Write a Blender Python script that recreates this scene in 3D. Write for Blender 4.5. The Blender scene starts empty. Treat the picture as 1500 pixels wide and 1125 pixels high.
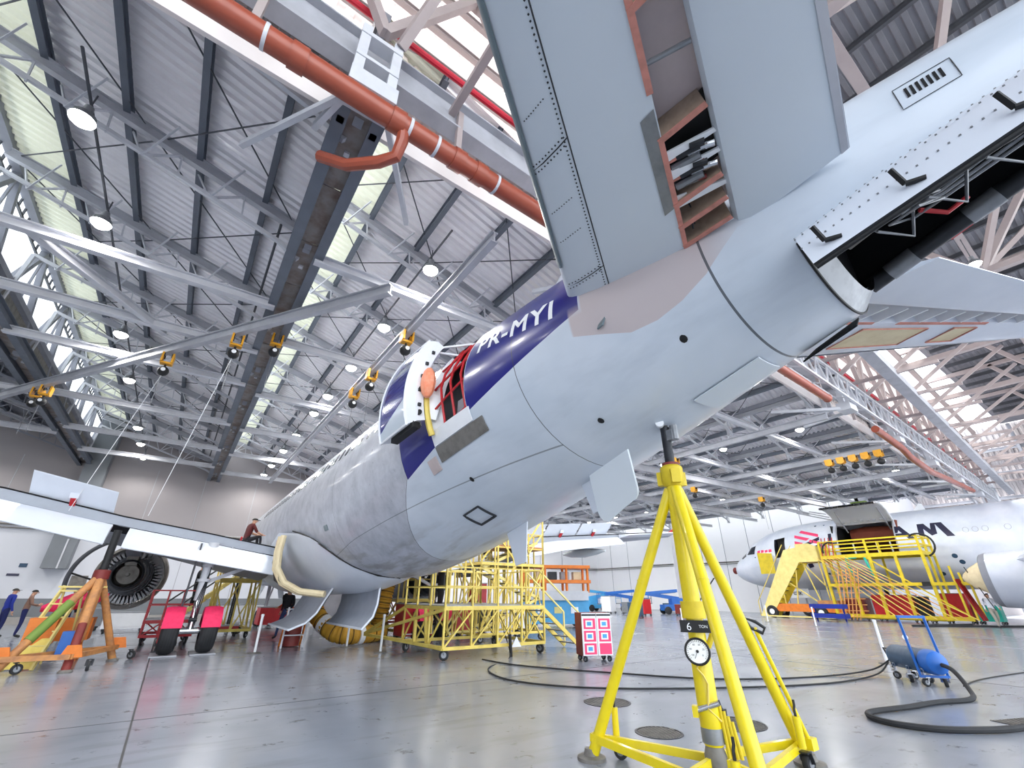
import bpy, bmesh, math, random
from mathutils import Vector, Matrix
random.seed(7)
C = bpy.context.scene.collection
SC = bpy.context.scene
PI = math.pi

# ---------------------------------------------------------------- camera
YAW, PITCH, ROLL, EYE = 0.616717, 0.450684, 0.005445, 1.5726
cy, sy, cp, sp = math.cos(YAW), math.sin(YAW), math.cos(PITCH), math.sin(PITCH)
F_ = Vector((sy*cp, cy*cp, sp)); R_ = Vector((cy, -sy, 0)); U_ = R_.cross(F_)
R2 = R_*math.cos(ROLL) + U_*math.sin(ROLL); U2 = -R_*math.sin(ROLL) + U_*math.cos(ROLL)
cam = bpy.data.cameras.new('camera'); cam.sensor_width = 36; cam.lens = 638.06/1500*36
cam.clip_start = 0.05; cam.clip_end = 400
co = bpy.data.objects.new('camera', cam); C.objects.link(co)
co.matrix_world = Matrix(((R2.x, U2.x, -F_.x, 0), (R2.y, U2.y, -F_.y, 0), (R2.z, U2.z, -F_.z, EYE), (0, 0, 0, 1)))
SC.camera = co

# ---------------------------------------------------------------- sky, exposure
SC.view_settings.view_transform = 'Standard'; SC.view_settings.look = 'None'
SC.view_settings.gamma = 1; SC.view_settings.use_curve_mapping = False
SC.view_settings.exposure = 0.86
w = bpy.data.worlds.new('overcast_sky'); SC.world = w; w.use_nodes = True
nt = w.node_tree; bg = nt.nodes['Background']
bg.inputs[0].default_value = (0.86, 0.93, 1.0, 1); bg.inputs[1].default_value = 2.4
sun = bpy.data.lights.new('sun', 'SUN'); sun.energy = 9.0; sun.angle = math.radians(3); sun.color = (1, .96, .9)
so = bpy.data.objects.new('sun', sun); C.objects.link(so); so.rotation_euler = (math.radians(-15), math.radians(-9), 0)   # high sun over the apron outside the open door
LAMP_W = 290.0      # watts of each high-bay lamp
LAMP_GLOW = 14.0

# ---------------------------------------------------------------- node helpers
def S(v): return tuple(((c/12.92) if c <= 0.04045 else ((c+0.055)/1.055)**2.4) for c in v)
def H(h): return S(tuple(int(h[i:i+2], 16)/255 for i in (0, 2, 4)))
class NT:
    def __init__(s, m): s.t = m.node_tree; s.n = s.t.nodes; s.l = s.t.links
    def add(s, k, **kw):
        x = s.n.new(k)
        for a, b in kw.items(): setattr(x, a, b)
        return x
    def put(s, sock, v):
        if isinstance(v, bpy.types.NodeSocket): s.l.new(v, sock)
        else: sock.default_value = v
    def m(s, op, a, b=0.0, c=0.0):
        x = s.add('ShaderNodeMath', operation=op)
        for i, v in enumerate((a, b, c)): s.put(x.inputs[i], v)
        return x.outputs[0]
    def mix(s, f, a, b):
        x = s.add('ShaderNodeMix', data_type='RGBA')
        s.put(x.inputs[0], f)
        for i, v in ((6, a), (7, b)):
            s.put(x.inputs[i], v if isinstance(v, bpy.types.NodeSocket) else (*v[:3], 1))
        return x.outputs[2]
    def obj(s): return s.add('ShaderNodeTexCoord').outputs['Object']
    def noise(s, scale, detail=3, vec=None, rough=0.6, stretch=None):
        x = s.add('ShaderNodeTexNoise'); x.inputs['Scale'].default_value = scale
        x.inputs['Detail'].default_value = detail; x.inputs['Roughness'].default_value = rough
        v = vec or s.obj()
        if stretch:
            mp = s.add('ShaderNodeMapping'); mp.inputs['Scale'].default_value = stretch; s.l.new(v, mp.inputs[0]); v = mp.outputs[0]
        s.l.new(v, x.inputs['Vector']); return x.outputs['Fac']
    def step(s, v, lo, hi):
        x = s.add('ShaderNodeMapRange'); x.clamp = True
        s.put(x.inputs[0], v); x.inputs[1].default_value = lo; x.inputs[2].default_value = hi
        return x.outputs[0]
    def xyz(s, v=None):
        x = s.add('ShaderNodeSeparateXYZ'); s.l.new(v or s.obj(), x.inputs[0]); return x.outputs
    def ramp(s, v, pts):
        x = s.add('ShaderNodeValToRGB'); e = x.color_ramp.elements
        while len(e) < len(pts): e.new(0.5)
        for k, (p, val) in enumerate(pts):
            e[k].position = p; e[k].color = (val, val, val, 1)
        s.put(x.inputs[0], v); return x.outputs[0]
MATS = {}
def newmat(name, rough=0.5, metal=0.0):
    m = bpy.data.materials.new(name); m.use_nodes = True; MATS[name] = m
    n = NT(m); b = m.node_tree.nodes['Principled BSDF']
    b.inputs['Roughness'].default_value = rough; b.inputs['Metallic'].default_value = metal
    return m, n, b
def mat(name, col, rough=0.5, metal=0.0, dirt=0.0, dcol=None, dscale=3.0, emit=0.0, bump=0.0, bscale=40.0, coat=0.0):
    m, n, b = newmat(name, rough, metal)
    c = (*col[:3], 1)
    b.inputs['Base Color'].default_value = c
    if dirt > 0:
        f = n.m('MULTIPLY', n.step(n.noise(dscale, 4), 0.42, 0.72), dirt)
        n.l.new(n.mix(f, col, dcol or tuple(x*0.45 for x in col[:3])), b.inputs['Base Color'])
        n.l.new(n.m('ADD', n.m('MULTIPLY', n.noise(dscale*2), 0.25), rough-0.1), b.inputs['Roughness'])
    if bump > 0:
        bp = n.add('ShaderNodeBump'); bp.inputs['Strength'].default_value = bump; bp.inputs['Distance'].default_value = 0.01
        n.l.new(n.noise(bscale), bp.inputs['Height']); n.l.new(bp.outputs[0], b.inputs['Normal'])
    if emit > 0:
        b.inputs['Emission Color'].default_value = c; b.inputs['Emission Strength'].default_value = emit
    if coat: b.inputs['Coat Weight'].default_value = coat; b.inputs['Coat Roughness'].default_value = 0.1
    return m

# ---------------------------------------------------------------- mesh helpers
V = Vector
def frame(d, up=None):
    d = V(d).normalized(); u = V(up) if up is not None else V((0, 0, 1))
    if abs(d.dot(u)) > 0.98: u = V((0, 1, 0)) if abs(d.y) < 0.9 else V((1, 0, 0))
    a = d.cross(u).normalized(); return d, a, a.cross(d)
class MB:
    def __init__(s): s.v = []; s.f = []; s.mi = []; s.k = 0
    def add(s, vs, fs):
        o = len(s.v); s.v += [tuple(x) for x in vs]; s.f += [tuple(i+o for i in f) for f in fs]; s.mi += [s.k]*len(fs); return s
    BF = [(0, 3, 2, 1), (4, 5, 6, 7), (0, 1, 5, 4), (1, 2, 6, 5), (2, 3, 7, 6), (3, 0, 4, 7)]
    def hexa(s, p): return s.add(p, MB.BF)
    def box(s, c, d, rz=0.0, M=None):
        vs = []
        for z in (-.5, .5):
            for x, y in ((-.5, -.5), (.5, -.5), (.5, .5), (-.5, .5)):
                q = V((x*d[0], y*d[1], z*d[2]))
                if M is not None: q = M @ q
                elif rz: q = Matrix.Rotation(rz, 3, 'Z') @ q
                vs.append(V(c)+q)
        return s.hexa(vs)
    def bar(s, p, q, w=.05, h=None, up=None):
        p, q = V(p), V(q)
        if (q-p).length < 1e-5: return s
        d, a, b = frame(q-p, up); h = h or w
        vs = []
        for e in (p, q):
            for x, y in ((-.5, -.5), (.5, -.5), (.5, .5), (-.5, .5)): vs.append(e + a*(x*w) + b*(y*h))
        return s.hexa(vs)
    def ibeam(s, p, q, w, h, t=0.02, up=None):
        d, a, b = frame(V(q)-V(p), up)
        s.bar(V(p)+b*(h/2-t/2), V(q)+b*(h/2-t/2), w, t, up); s.bar(V(p)-b*(h/2-t/2), V(q)-b*(h/2-t/2), w, t, up)
        return s.bar(p, q, t, h-2*t, up)
    def tube(s, p, q, r=.03, n=8, r2=None, cap=True):
        p, q = V(p), V(q)
        if (q-p).length < 1e-6: return s
        d, a, b = frame(q-p); r2 = r if r2 is None else r2; vs = []
        for e, rr in ((p, r), (q, r2)):
            for i in range(n):
                t = 2*PI*i/n; vs.append(e + a*(rr*math.cos(t)) + b*(rr*math.sin(t)))
        fs = [(i, (i+1) % n, n+(i+1) % n, n+i) for i in range(n)]
        if cap: fs += [tuple(range(n-1, -1, -1)), tuple(range(n, 2*n))]
        return s.add(vs, fs)
    def path(s, pts, r=.03, n=8, closed=False, rs=None):
        pts = [V(p) for p in pts]; N = len(pts); rings = []; prev = None
        for i, p in enumerate(pts):
            if closed: d = pts[(i+1) % N]-pts[i-1]
            else: d = pts[min(i+1, N-1)]-pts[max(i-1, 0)]
            d.normalize()
            if prev is None: _, a, b = frame(d)
            else:
                a = prev - d*prev.dot(d); a.normalize(); b = a.cross(d)
            prev = a; rr = rs[i] if rs else r
            rings.append([p + a*(rr*math.cos(2*PI*k/n)) + b*(rr*math.sin(2*PI*k/n)) for k in range(n)])
        return s.loft(rings, closed_u=True, caps=not closed, closed_v=closed)
    def loft(s, rings, closed_u=True, caps=True, closed_v=False, skip=None):
        n = len(rings[0]); N = len(rings); vs = [p for r in rings for p in r]; fs = []
        for i in range(N if closed_v else N-1):
            j = (i+1) % N
            for k in range(n if closed_u else n-1):
                if skip and skip(i, k): continue
                l = (k+1) % n; fs.append((i*n+k, i*n+l, j*n+l, j*n+k))
        if caps and closed_u and not closed_v: fs += [tuple(range(n-1, -1, -1)), tuple((N-1)*n+k for k in range(n))]
        return s.add(vs, fs)
    def lathe(s, o, d, prof, n=24, a0=0.0, a1=2*PI, up=None):
        o = V(o); d, a, b = frame(d, up); full = abs(a1-a0-2*PI) < 1e-6
        m = n if full else n+1; rings = []
        for h, r in prof:
            rings.append([o + d*h + a*(r*math.cos(a0+(a1-a0)*k/n)) + b*(r*math.sin(a0+(a1-a0)*k/n)) for k in range(m)])
        return s.loft(rings, closed_u=full, caps=False)
    def disc(s, o, d, r, n=20, ry=None, up=None):
        d, a, b = frame(d, up); ry = ry or r
        return s.add([V(o)+a*(r*math.cos(2*PI*k/n))+b*(ry*math.sin(2*PI*k/n)) for k in range(n)], [tuple(range(n))])
    def prism(s, pts, off):
        n = len(pts); off = V(off); vs = [V(p) for p in pts] + [V(p)+off for p in pts]
        return s.add(vs, [tuple(range(n-1, -1, -1)), tuple(range(n, 2*n))] + [(i, (i+1) % n, n+(i+1) % n, n+i) for i in range(n)])
    def ball(s, o, r, nu=12, nv=8, sc=(1, 1, 1)):
        rings = []
        for i in range(nv+1):
            t = PI*i/nv; t = min(max(t, .02), PI-.02)
            rings.append([V(o)+V((sc[0]*r*math.sin(t)*math.cos(2*PI*k/nu), sc[1]*r*math.sin(t)*math.sin(2*PI*k/nu), sc[2]*r*math.cos(t))) for k in range(nu)])
        return s.loft(rings)
    def build(s, name, m, parent=None, smooth=True, ang=35):
        me = bpy.data.meshes.new(name); off = V((0, 0, 0))
        if parent is not None:
            r = parent
            while r.parent: r = r.parent
            off = V(r.location)
        elif s.v:
            xs = [p[0] for p in s.v]; ys = [p[1] for p in s.v]; zs = [p[2] for p in s.v]
            off = V(((min(xs)+max(xs))/2, (min(ys)+max(ys))/2, min(zs)))
        me.from_pydata([V(p)-off for p in s.v], [], s.f); 
        ms = m if isinstance(m, (list, tuple)) else [m]
        for x in ms: me.materials.append(MATS[x] if isinstance(x, str) else x)
        if len(ms) > 1: me.polygons.foreach_set('material_index', s.mi)
        bm = bmesh.new(); bm.from_mesh(me); bmesh.ops.recalc_face_normals(bm, faces=bm.faces); bm.to_mesh(me); bm.free()
        if smooth:
            me.polygons.foreach_set('use_smooth', [True]*len(me.polygons)); me.set_sharp_from_angle(angle=math.radians(ang))
        me.update()
        o = bpy.data.objects.new(name, me); C.objects.link(o)
        if parent is not None: o.parent = parent
        else: o.location = off
        return o
def tag(o, label, cat, group=None, kind=None):
    o['label'] = label; o['category'] = cat
    if group: o['group'] = group
    if kind: o['kind'] = kind
    return o
def thing(name, label, cat, loc=(0, 0, 0), group=None):
    o = bpy.data.objects.new(name, None); C.objects.link(o); o.location = loc; o.empty_display_size = .2
    return tag(o, label, cat, group)
def struct(o): o['kind'] = 'structure'; return o
KIDS = {}
def kids(o): return [c for c in o.children]
def dup(o, parent=None):
    c = o.copy(); C.objects.link(c)
    if parent is not None: c.parent = parent
    for k in list(o.children): dup(k, c)
    return c
def arc(c, r, a0, a1, n, ax, ay):
    return [V(c)+V(ax)*(r*math.cos(a0+(a1-a0)*i/n))+V(ay)*(r*math.sin(a0+(a1-a0)*i/n)) for i in range(n+1)]
def lin(x, pts):
    if x <= pts[0][0]: return pts[0][1]
    for (a, b), (c, d) in zip(pts, pts[1:]):
        if x <= c: return b+(d-b)*(x-a)/(c-a)
    return pts[-1][1]
def smo(x, pts):
    # monotone-ish cubic through table
    n = len(pts)
    if x <= pts[0][0]: return pts[0][1]
    if x >= pts[-1][0]: return pts[-1][1]
    for i in range(n-1):
        if x <= pts[i+1][0]: break
    (x0, y0), (x1, y1) = pts[i], pts[i+1]; h = x1-x0; dd = (y1-y0)/h
    def tang(j):
        if j == 0 or j == n-1: return None
        a = (pts[j][1]-pts[j-1][1])/(pts[j][0]-pts[j-1][0]); b = (pts[j+1][1]-pts[j][1])/(pts[j+1][0]-pts[j][0])
        return 0.0 if a*b <= 0 else 2*a*b/(a+b)
    m0 = tang(i); m1 = tang(i+1)
    if m0 is None: m0 = 1.5*dd-.5*m1 if m1 is not None else dd
    if m1 is None: m1 = 1.5*dd-.5*m0
    t = (x-x0)/h
    return y0*(2*t**3-3*t**2+1)+h*m0*(t**3-2*t**2+t)+y1*(-2*t**3+3*t**2)+h*m1*(t**3-t**2)
def lettering(txt, size, shear=0.0, bold=0.0, space=1.0, cuts=0.12):
    """flat mesh of a line of text: list of 2D verts and faces, sliced fine enough to wrap on a round body"""
    cu = bpy.data.curves.new('lettering', 'FONT'); cu.body = txt; cu.size = size; cu.shear = shear; cu.offset = bold; cu.space_character = space
    cu.resolution_u = 4
    o = bpy.data.objects.new('lettering', cu); C.objects.link(o)
    dg = bpy.context.evaluated_depsgraph_get(); me = bpy.data.meshes.new_from_object(o.evaluated_get(dg))
    bpy.data.objects.remove(o); bm = bmesh.new(); bm.from_mesh(me); bpy.data.meshes.remove(me); bpy.data.curves.remove(cu)
    bmesh.ops.dissolve_limit(bm, angle_limit=0.01, verts=bm.verts, edges=bm.edges)
    bmesh.ops.triangulate(bm, faces=bm.faces)
    for ax in (0, 1):
        cs = [v.co[ax] for v in bm.verts]; x = min(cs)+cuts
        while x < max(cs):
            no = V((1, 0, 0)) if ax == 0 else V((0, 1, 0))
            bmesh.ops.bisect_plane(bm, geom=bm.verts[:]+bm.edges[:]+bm.faces[:], plane_co=no*x, plane_no=no); x += cuts
    bm.verts.index_update()
    vs = [(v.co.x, v.co.y) for v in bm.verts]; fs = [tuple(v.index for v in f.verts) for f in bm.faces]; bm.free()
    return vs, fs
# ---------------------------------------------------------------- materials
mat('steel_white', H('c9cbd2'), .45, .0, .25, H('8f8f97'), 2)
mat('steel_light', H('aeb0b8'), .5, .0, .35, H('77767c'), 1.5)
mat('steel_grey', H('8c8f99'), .55, 0, .3, H('6a6a70'), 1.5)
mat('steel_blue', H('666d79'), .55, 0, .3, H('4c5059'), 1.5)
mat('steel_dark', H('4c4f56'), .6, 0, .3, H('37383c'), 1.5)
mat('steel_rose', H('ab9f9e'), .5, 0, .3, H('94888a'), 1.2)
mat('sheet', H('f2f0f3'), .38, .45, .25, H('d6d3d9'), .8)
mat('sheet_white', H('e3dcdb'), .6, 0, .3, H('cdbab4'), .8)
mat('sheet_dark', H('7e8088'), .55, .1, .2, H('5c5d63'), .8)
mat('pipe_brown', H('9a4a35'), .35, 0, .3, H('7d3626'), 2, coat=.2)
mat('pipe_red', H('c32036'), .4)
mat('paint_yellow', H('e3cd12'), .35, 0, .45, H('cdb512'), 5, coat=.2)
mat('yellow_worn', H('e8d067'), .5, 0, .45, H('bb9748'), 4)
mat('yellow_pale', H('ead98a'), .5, 0, .4, H('c9b060'), 3)
mat('yellow_deep', H('dcc321'), .5, 0, .45, H('a8901c'), 3)
mat('orange_worn', H('c68a50'), .55, 0, .75, H('80584a'), 5)
mat('hoist_yellow', H('e8a51c'), .5, 0, .4, H('b47a18'), 4)
mat('orange', H('e07b24'), .5, 0, .4, H('a9561c'), 4)
mat('rope_orange', H('d79a58'), .8)
mat('red', H('c0202a'), .4, 0, .3, H('85161d'), 4)
mat('red_dark', H('7d2a26'), .5, 0, .4, H('55201c'), 4)
mat('pink_cover', H('ee2f63'), .7, 0, .35, H('c41f4c'), 8, bump=.6, bscale=25)
mat('rubber', H('26272a'), .75, 0, .4, H('3c3c3f'), 6)
mat('black', H('131417'), .6)
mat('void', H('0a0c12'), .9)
mat('dark_metal', H('33353a'), .45, .5, .4, H('1e1f22'), 6)
mat('grey_metal', H('8f9297'), .4, .6, .4, H('5f6164'), 6)
mat('chrome', H('d8dade'), .15, .9)
mat('worn_grey', H('7d7a76'), .6, .2, .6, H('4b4640'), 5)
mat('white', H('eceef2'), .4, 0, .15, H('c4c6cb'), 3)
mat('cream', H('e3d3ad'), .5, 0, .4, H('c0a77d'), 4)
mat('salmon', H('d08a7c'), .6, 0, .6, H('9d6e60'), 9)
mat('orange_plastic', H('f2906a'), .5, 0, .5, H('f7c3a8'), 12)
mat('rib_brown', H('a08a78'), .6, 0, .5, H('6d5a4c'), 10)
mat('blue', H('1f63b8'), .4, 0, .3, H('174a8a'), 4)
mat('blue_light', H('4aa3d8'), .45, 0, .3, H('3580b0'), 3)
mat('blue_dark', H('2c4a66'), .45, 0, .3, H('1f3347'), 6)
mat('navy', H('1c2a80'), .4, 0, .2, H('141d58'), 3)
mat('teal', H('1fae9c'), .5)
mat('green', H('8aa06a'), .6, 0, .4, H('66794c'), 3)
mat('olive', H('6f8a3a'), .6)
mat('skin', H('c99a80'), .6)
mat('hair', H('1d1916'), .7)
mat('denim', H('2c3e66'), .8, 0, .3, H('1f2b48'), 14)
mat('cloth_navy', H('1b2358'), .85)
mat('cloth_blue', H('1c2f8e'), .85)
mat('cloth_brown', H('8a6a5c'), .85)
mat('cloth_black', H('1d1c22'), .85)
mat('cloth_white', H('dfe2ee'), .85)
mat('cloth_grey', H('9b968c'), .85)
mat('cloth_orange', H('cf5a33'), .85)
mat('cloth_maroon', H('5a1f1f'), .85)
mat('pink', H('ee3f72'), .5)
mat('navy_mark', H('14153a'), .4)
mat('apron', H('c9c5bd'), .8)
mat('wall_grey', H('787d83'), .6, 0, .25, H('66696e'), 1)
mat('soffit_rust', H('8f8a88'), .6, .1, .8, H('6b4d40'), 2.2)
mat('wall_panel', H('f0eff2'), .6, 0, .12, H('e0dfe4'), .5)
mat('wall_white', H('d2d5dd'), .6, 0, .12, H('cfd2da'), .6)
mat('wall_beige', H('9d989a'), .65, 0, .15, H('8f8a8c'), .4)
mat('concrete', H('a09c98'), .7, 0, .3, H('87837f'), .8)
mat('duct_yellow', H('c8962e'), .7, 0, .4, H('9c7020'), 5)
mat('duct_band', H('5d4720'), .7)
mat('seam', H('2a2d33'), .6)
mat('screen', H('10131a'), .2)
mat('ply', H('a07a4a'), .7)
mat('glass_dark', H('2a2f36'), .12, 0)
mat('tarp_brown', H('7d3a28'), .75, 0, .4, H('5f2a1d'), 1.5)
mat('gauge_face', H('f2f2f0'), .3)
# flush floor: polished, with stains and puddles
m, n, b = newmat('floor_polished', .25)
big = n.noise(.35, 4); mid = n.noise(1.6, 5); fine = n.noise(9, 4)
streak = n.noise(1.0, 4, stretch=(.5, 2.5, 1))
col = n.mix(n.step(big, .35, .7), H('868d98'), H('9a9ea8'))
col = n.mix(n.m('MULTIPLY', n.step(streak, .55, .75), .45), col, H('686b72'))
spots = n.m('MAXIMUM', n.m('MULTIPLY', n.step(n.noise(3.1, 6, rough=.72), .61, .65), n.step(mid, .42, .6)), n.m('MULTIPLY', n.step(n.noise(7.0, 3), .70, .73), n.step(big, .42, .55)))
col = n.mix(n.m('MULTIPLY', spots, .85), col, H('505256'))
n.l.new(col, b.inputs['Base Color'])
n.l.new(n.m('ADD', n.m('MULTIPLY', n.step(big, .3, .7), .07), .17), b.inputs['Roughness'])
b.inputs['Specular IOR Level'].default_value = .6
# translucent roof sheets and glazing
def translucent(name, col, f):
    m, n, b = newmat(name, .6); b.inputs['Base Color'].default_value = (*col, 1)
    t = n.add('ShaderNodeBsdfTranslucent'); t.inputs[0].default_value = (*col, 1)
    x = n.add('ShaderNodeMixShader'); x.inputs[0].default_value = f
    out = n.n['Material Output']; n.l.new(b.outputs[0], x.inputs[1]); n.l.new(t.outputs[0], x.inputs[2]); n.l.new(x.outputs[0], out.inputs[0])
translucent('translucent_sheet', H('d3d6c6'), .05)
translucent('translucent_wall', H('f3e9e6'), .18)
translucent('glazing', H('f4f7f8'), .9)
m, n, b = newmat('lamp_glow', .4); b.inputs['Base Color'].default_value = (1, 1, 1, 1)
b.inputs['Emission Color'].default_value = (1, .97, .93, 1); b.inputs['Emission Strength'].default_value = LAMP_GLOW
# ================================================================ the hangar
YBL, YBR, XSIDE = 38.0, 50.8, 52.0          # back wall behind the nose, deeper back wall, side wall behind the freighter
PER, KS = 6.95, 0.29                         # saw-tooth bay width and roof pitch
def ridge(n): return -6.35 + PER*n
ZR = 12.15
def zroof(x):
    n = math.floor((x - ridge(0))/PER + 1e-6); return ZR - KS*(x - ridge(n))
def YF(x): return 5.3 + .04*x                # front edge of the low roof
def yback(n): return YBL if n < 2 else YBR
# floor
fl = MB().box((15, 13, -.05), (130, 88, .1)).build('floor', 'floor_polished', smooth=False); struct(fl)
struct(MB().box((15, -111, -.06), (260, 160, .1)).build('ground', 'apron', smooth=False))
seam = MB()
for x in (0.0, 14.0, 28.0): seam.box((x+.05, 14, .001), (.025, 70, .003))
for y in (-3, 9.0, 21.0): seam.box((20, y, .001), (75, .02, .003))
seam.build('expansion_joint', 'seam', fl, smooth=False)
# back wall left: beige above the pipe, white below, grey plinth band and a pale kerb
def wall(name, p, q, z0, z1, m, th=.25, parent=None):
    p, q = V((*p, 0)), V((*q, 0)); d = (q-p).normalized(); nn = V((-d.y, d.x, 0))*th
    o = MB().prism([p+V((0, 0, z0)), q+V((0, 0, z0)), q+V((0, 0, z1)), p+V((0, 0, z1))], nn).build(name, m, parent, smooth=False)
    return o if parent is not None else struct(o)
wb = wall('wall_back', (-24, YBL), (9, YBL), 5.2, 12.6, 'wall_beige')
wl = wall('wall_back_lower', (-24, YBL-.01), (9, YBL-.01), 1.25, 5.2, 'wall_white')
wp = wall('wall_back_plinth', (-24, YBL-.02), (9, YBL-.02), 0, 1.25, 'wall_grey')
struct(MB().box((-7.5, YBL-.5, .17), (33, .7, .34)).build('baseboard_back', 'concrete', smooth=False))
struct(wall('wall_step', (9, YBL), (9, YBR), 0, 12.6, 'wall_white'))
wr = wall('wall_back_right', (9, YBR), (XSIDE+1, YBR), 0, 12.6, 'wall_panel')
ws = wall('wall_side', (XSIDE, YBR), (XSIDE, 40.4), 0, 12.6, 'wall_panel')
wj2 = struct(MB().box((XSIDE-.75, 38.2, 6.3), (1.7, 4.4, 12.6)).build('wall_jog', 'wall_panel', smooth=False))
ws2 = wall('wall_side_front', (XSIDE, 36), (XSIDE, 15.5), 0, 12.6, 'wall_panel')
wall('wall_return', (XSIDE, 15.5), (74, 15.5), 0, 19, 'wall_white')
wall('wall_left', (-24, -12), (-24, YBL), 0, 19, 'wall_white')
jt = MB()
for y in (47.8, 44.6, 38.2, 33, 30, 27, 24, 21, 18): jt.box((XSIDE-.01, y, 5.5), (.03, .05, 11))
for x in (13, 17, 21, 25, 29, 33, 37, 41, 45, 49): jt.box((x, YBR-.01, 6.2), (.05, .03, 12.4))
jt.build('panel_joint', 'steel_grey', ws, smooth=False)
jt = MB()
for x in (-13, -9.2, -2.6, .2, 3.4): jt.box((x, YBL-.012, 4.6), (.035, .02, 9))
jt.build('panel_joint', 'steel_light', wb, smooth=False)
# pilaster
pl = MB().box((-5.7, YBL-.45, 7.7), (1.1, .9, 9.8)).build('pilaster', 'wall_grey', wb, smooth=False)
MB().box((-5.55, YBL-.93, 3.6), (.07, .06, 1.6)).build('guide_strip', 'steel_white', wb, smooth=False)
# pipe runs on the walls
def wallpipe(pts, parent, z=5.1):
    m = MB(); m.path([V((x, y, z)) for x, y in pts], .07, 6); m.path([V((x, y, z-.2)) for x, y in pts], .035, 6)
    return m.build('wall_pipe', 'worn_grey', parent)
wallpipe([(-24, YBL-.15), (-6.4, YBL-.15), (-6.35, YBL-1.05), (-5.05, YBL-1.05), (-5, YBL-.15), (9, YBL-.15)], wb)
wallpipe([(9.3, YBR-.15), (XSIDE-.15, YBR-.15), (XSIDE-.15, 40.55)], ws)
wallpipe([(XSIDE-1.75, 40.4), (XSIDE-1.75, 36)], wj2); wallpipe([(XSIDE-.15, 36), (XSIDE-.15, 16)], ws2)
# wall notices, hatch, sockets
MB().box((-4.5, YBL-.03, 2.1), (.75, .05, .75)).build('wall_hatch', 'worn_grey', wl, smooth=False)
for x, z, dx, dz in ((-7.1, 2.95, .33, .2), (-7.35, 2.45, .5, .12), (1.55, 2.6, .28, .18), (1.5, 2.3, .3, .2)):
    MB().box((x, YBL-.03, z), (dx, .04, dz)).build('wall_notice', 'navy_mark' if dz < .19 else 'blue_dark', wl, smooth=False)
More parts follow.
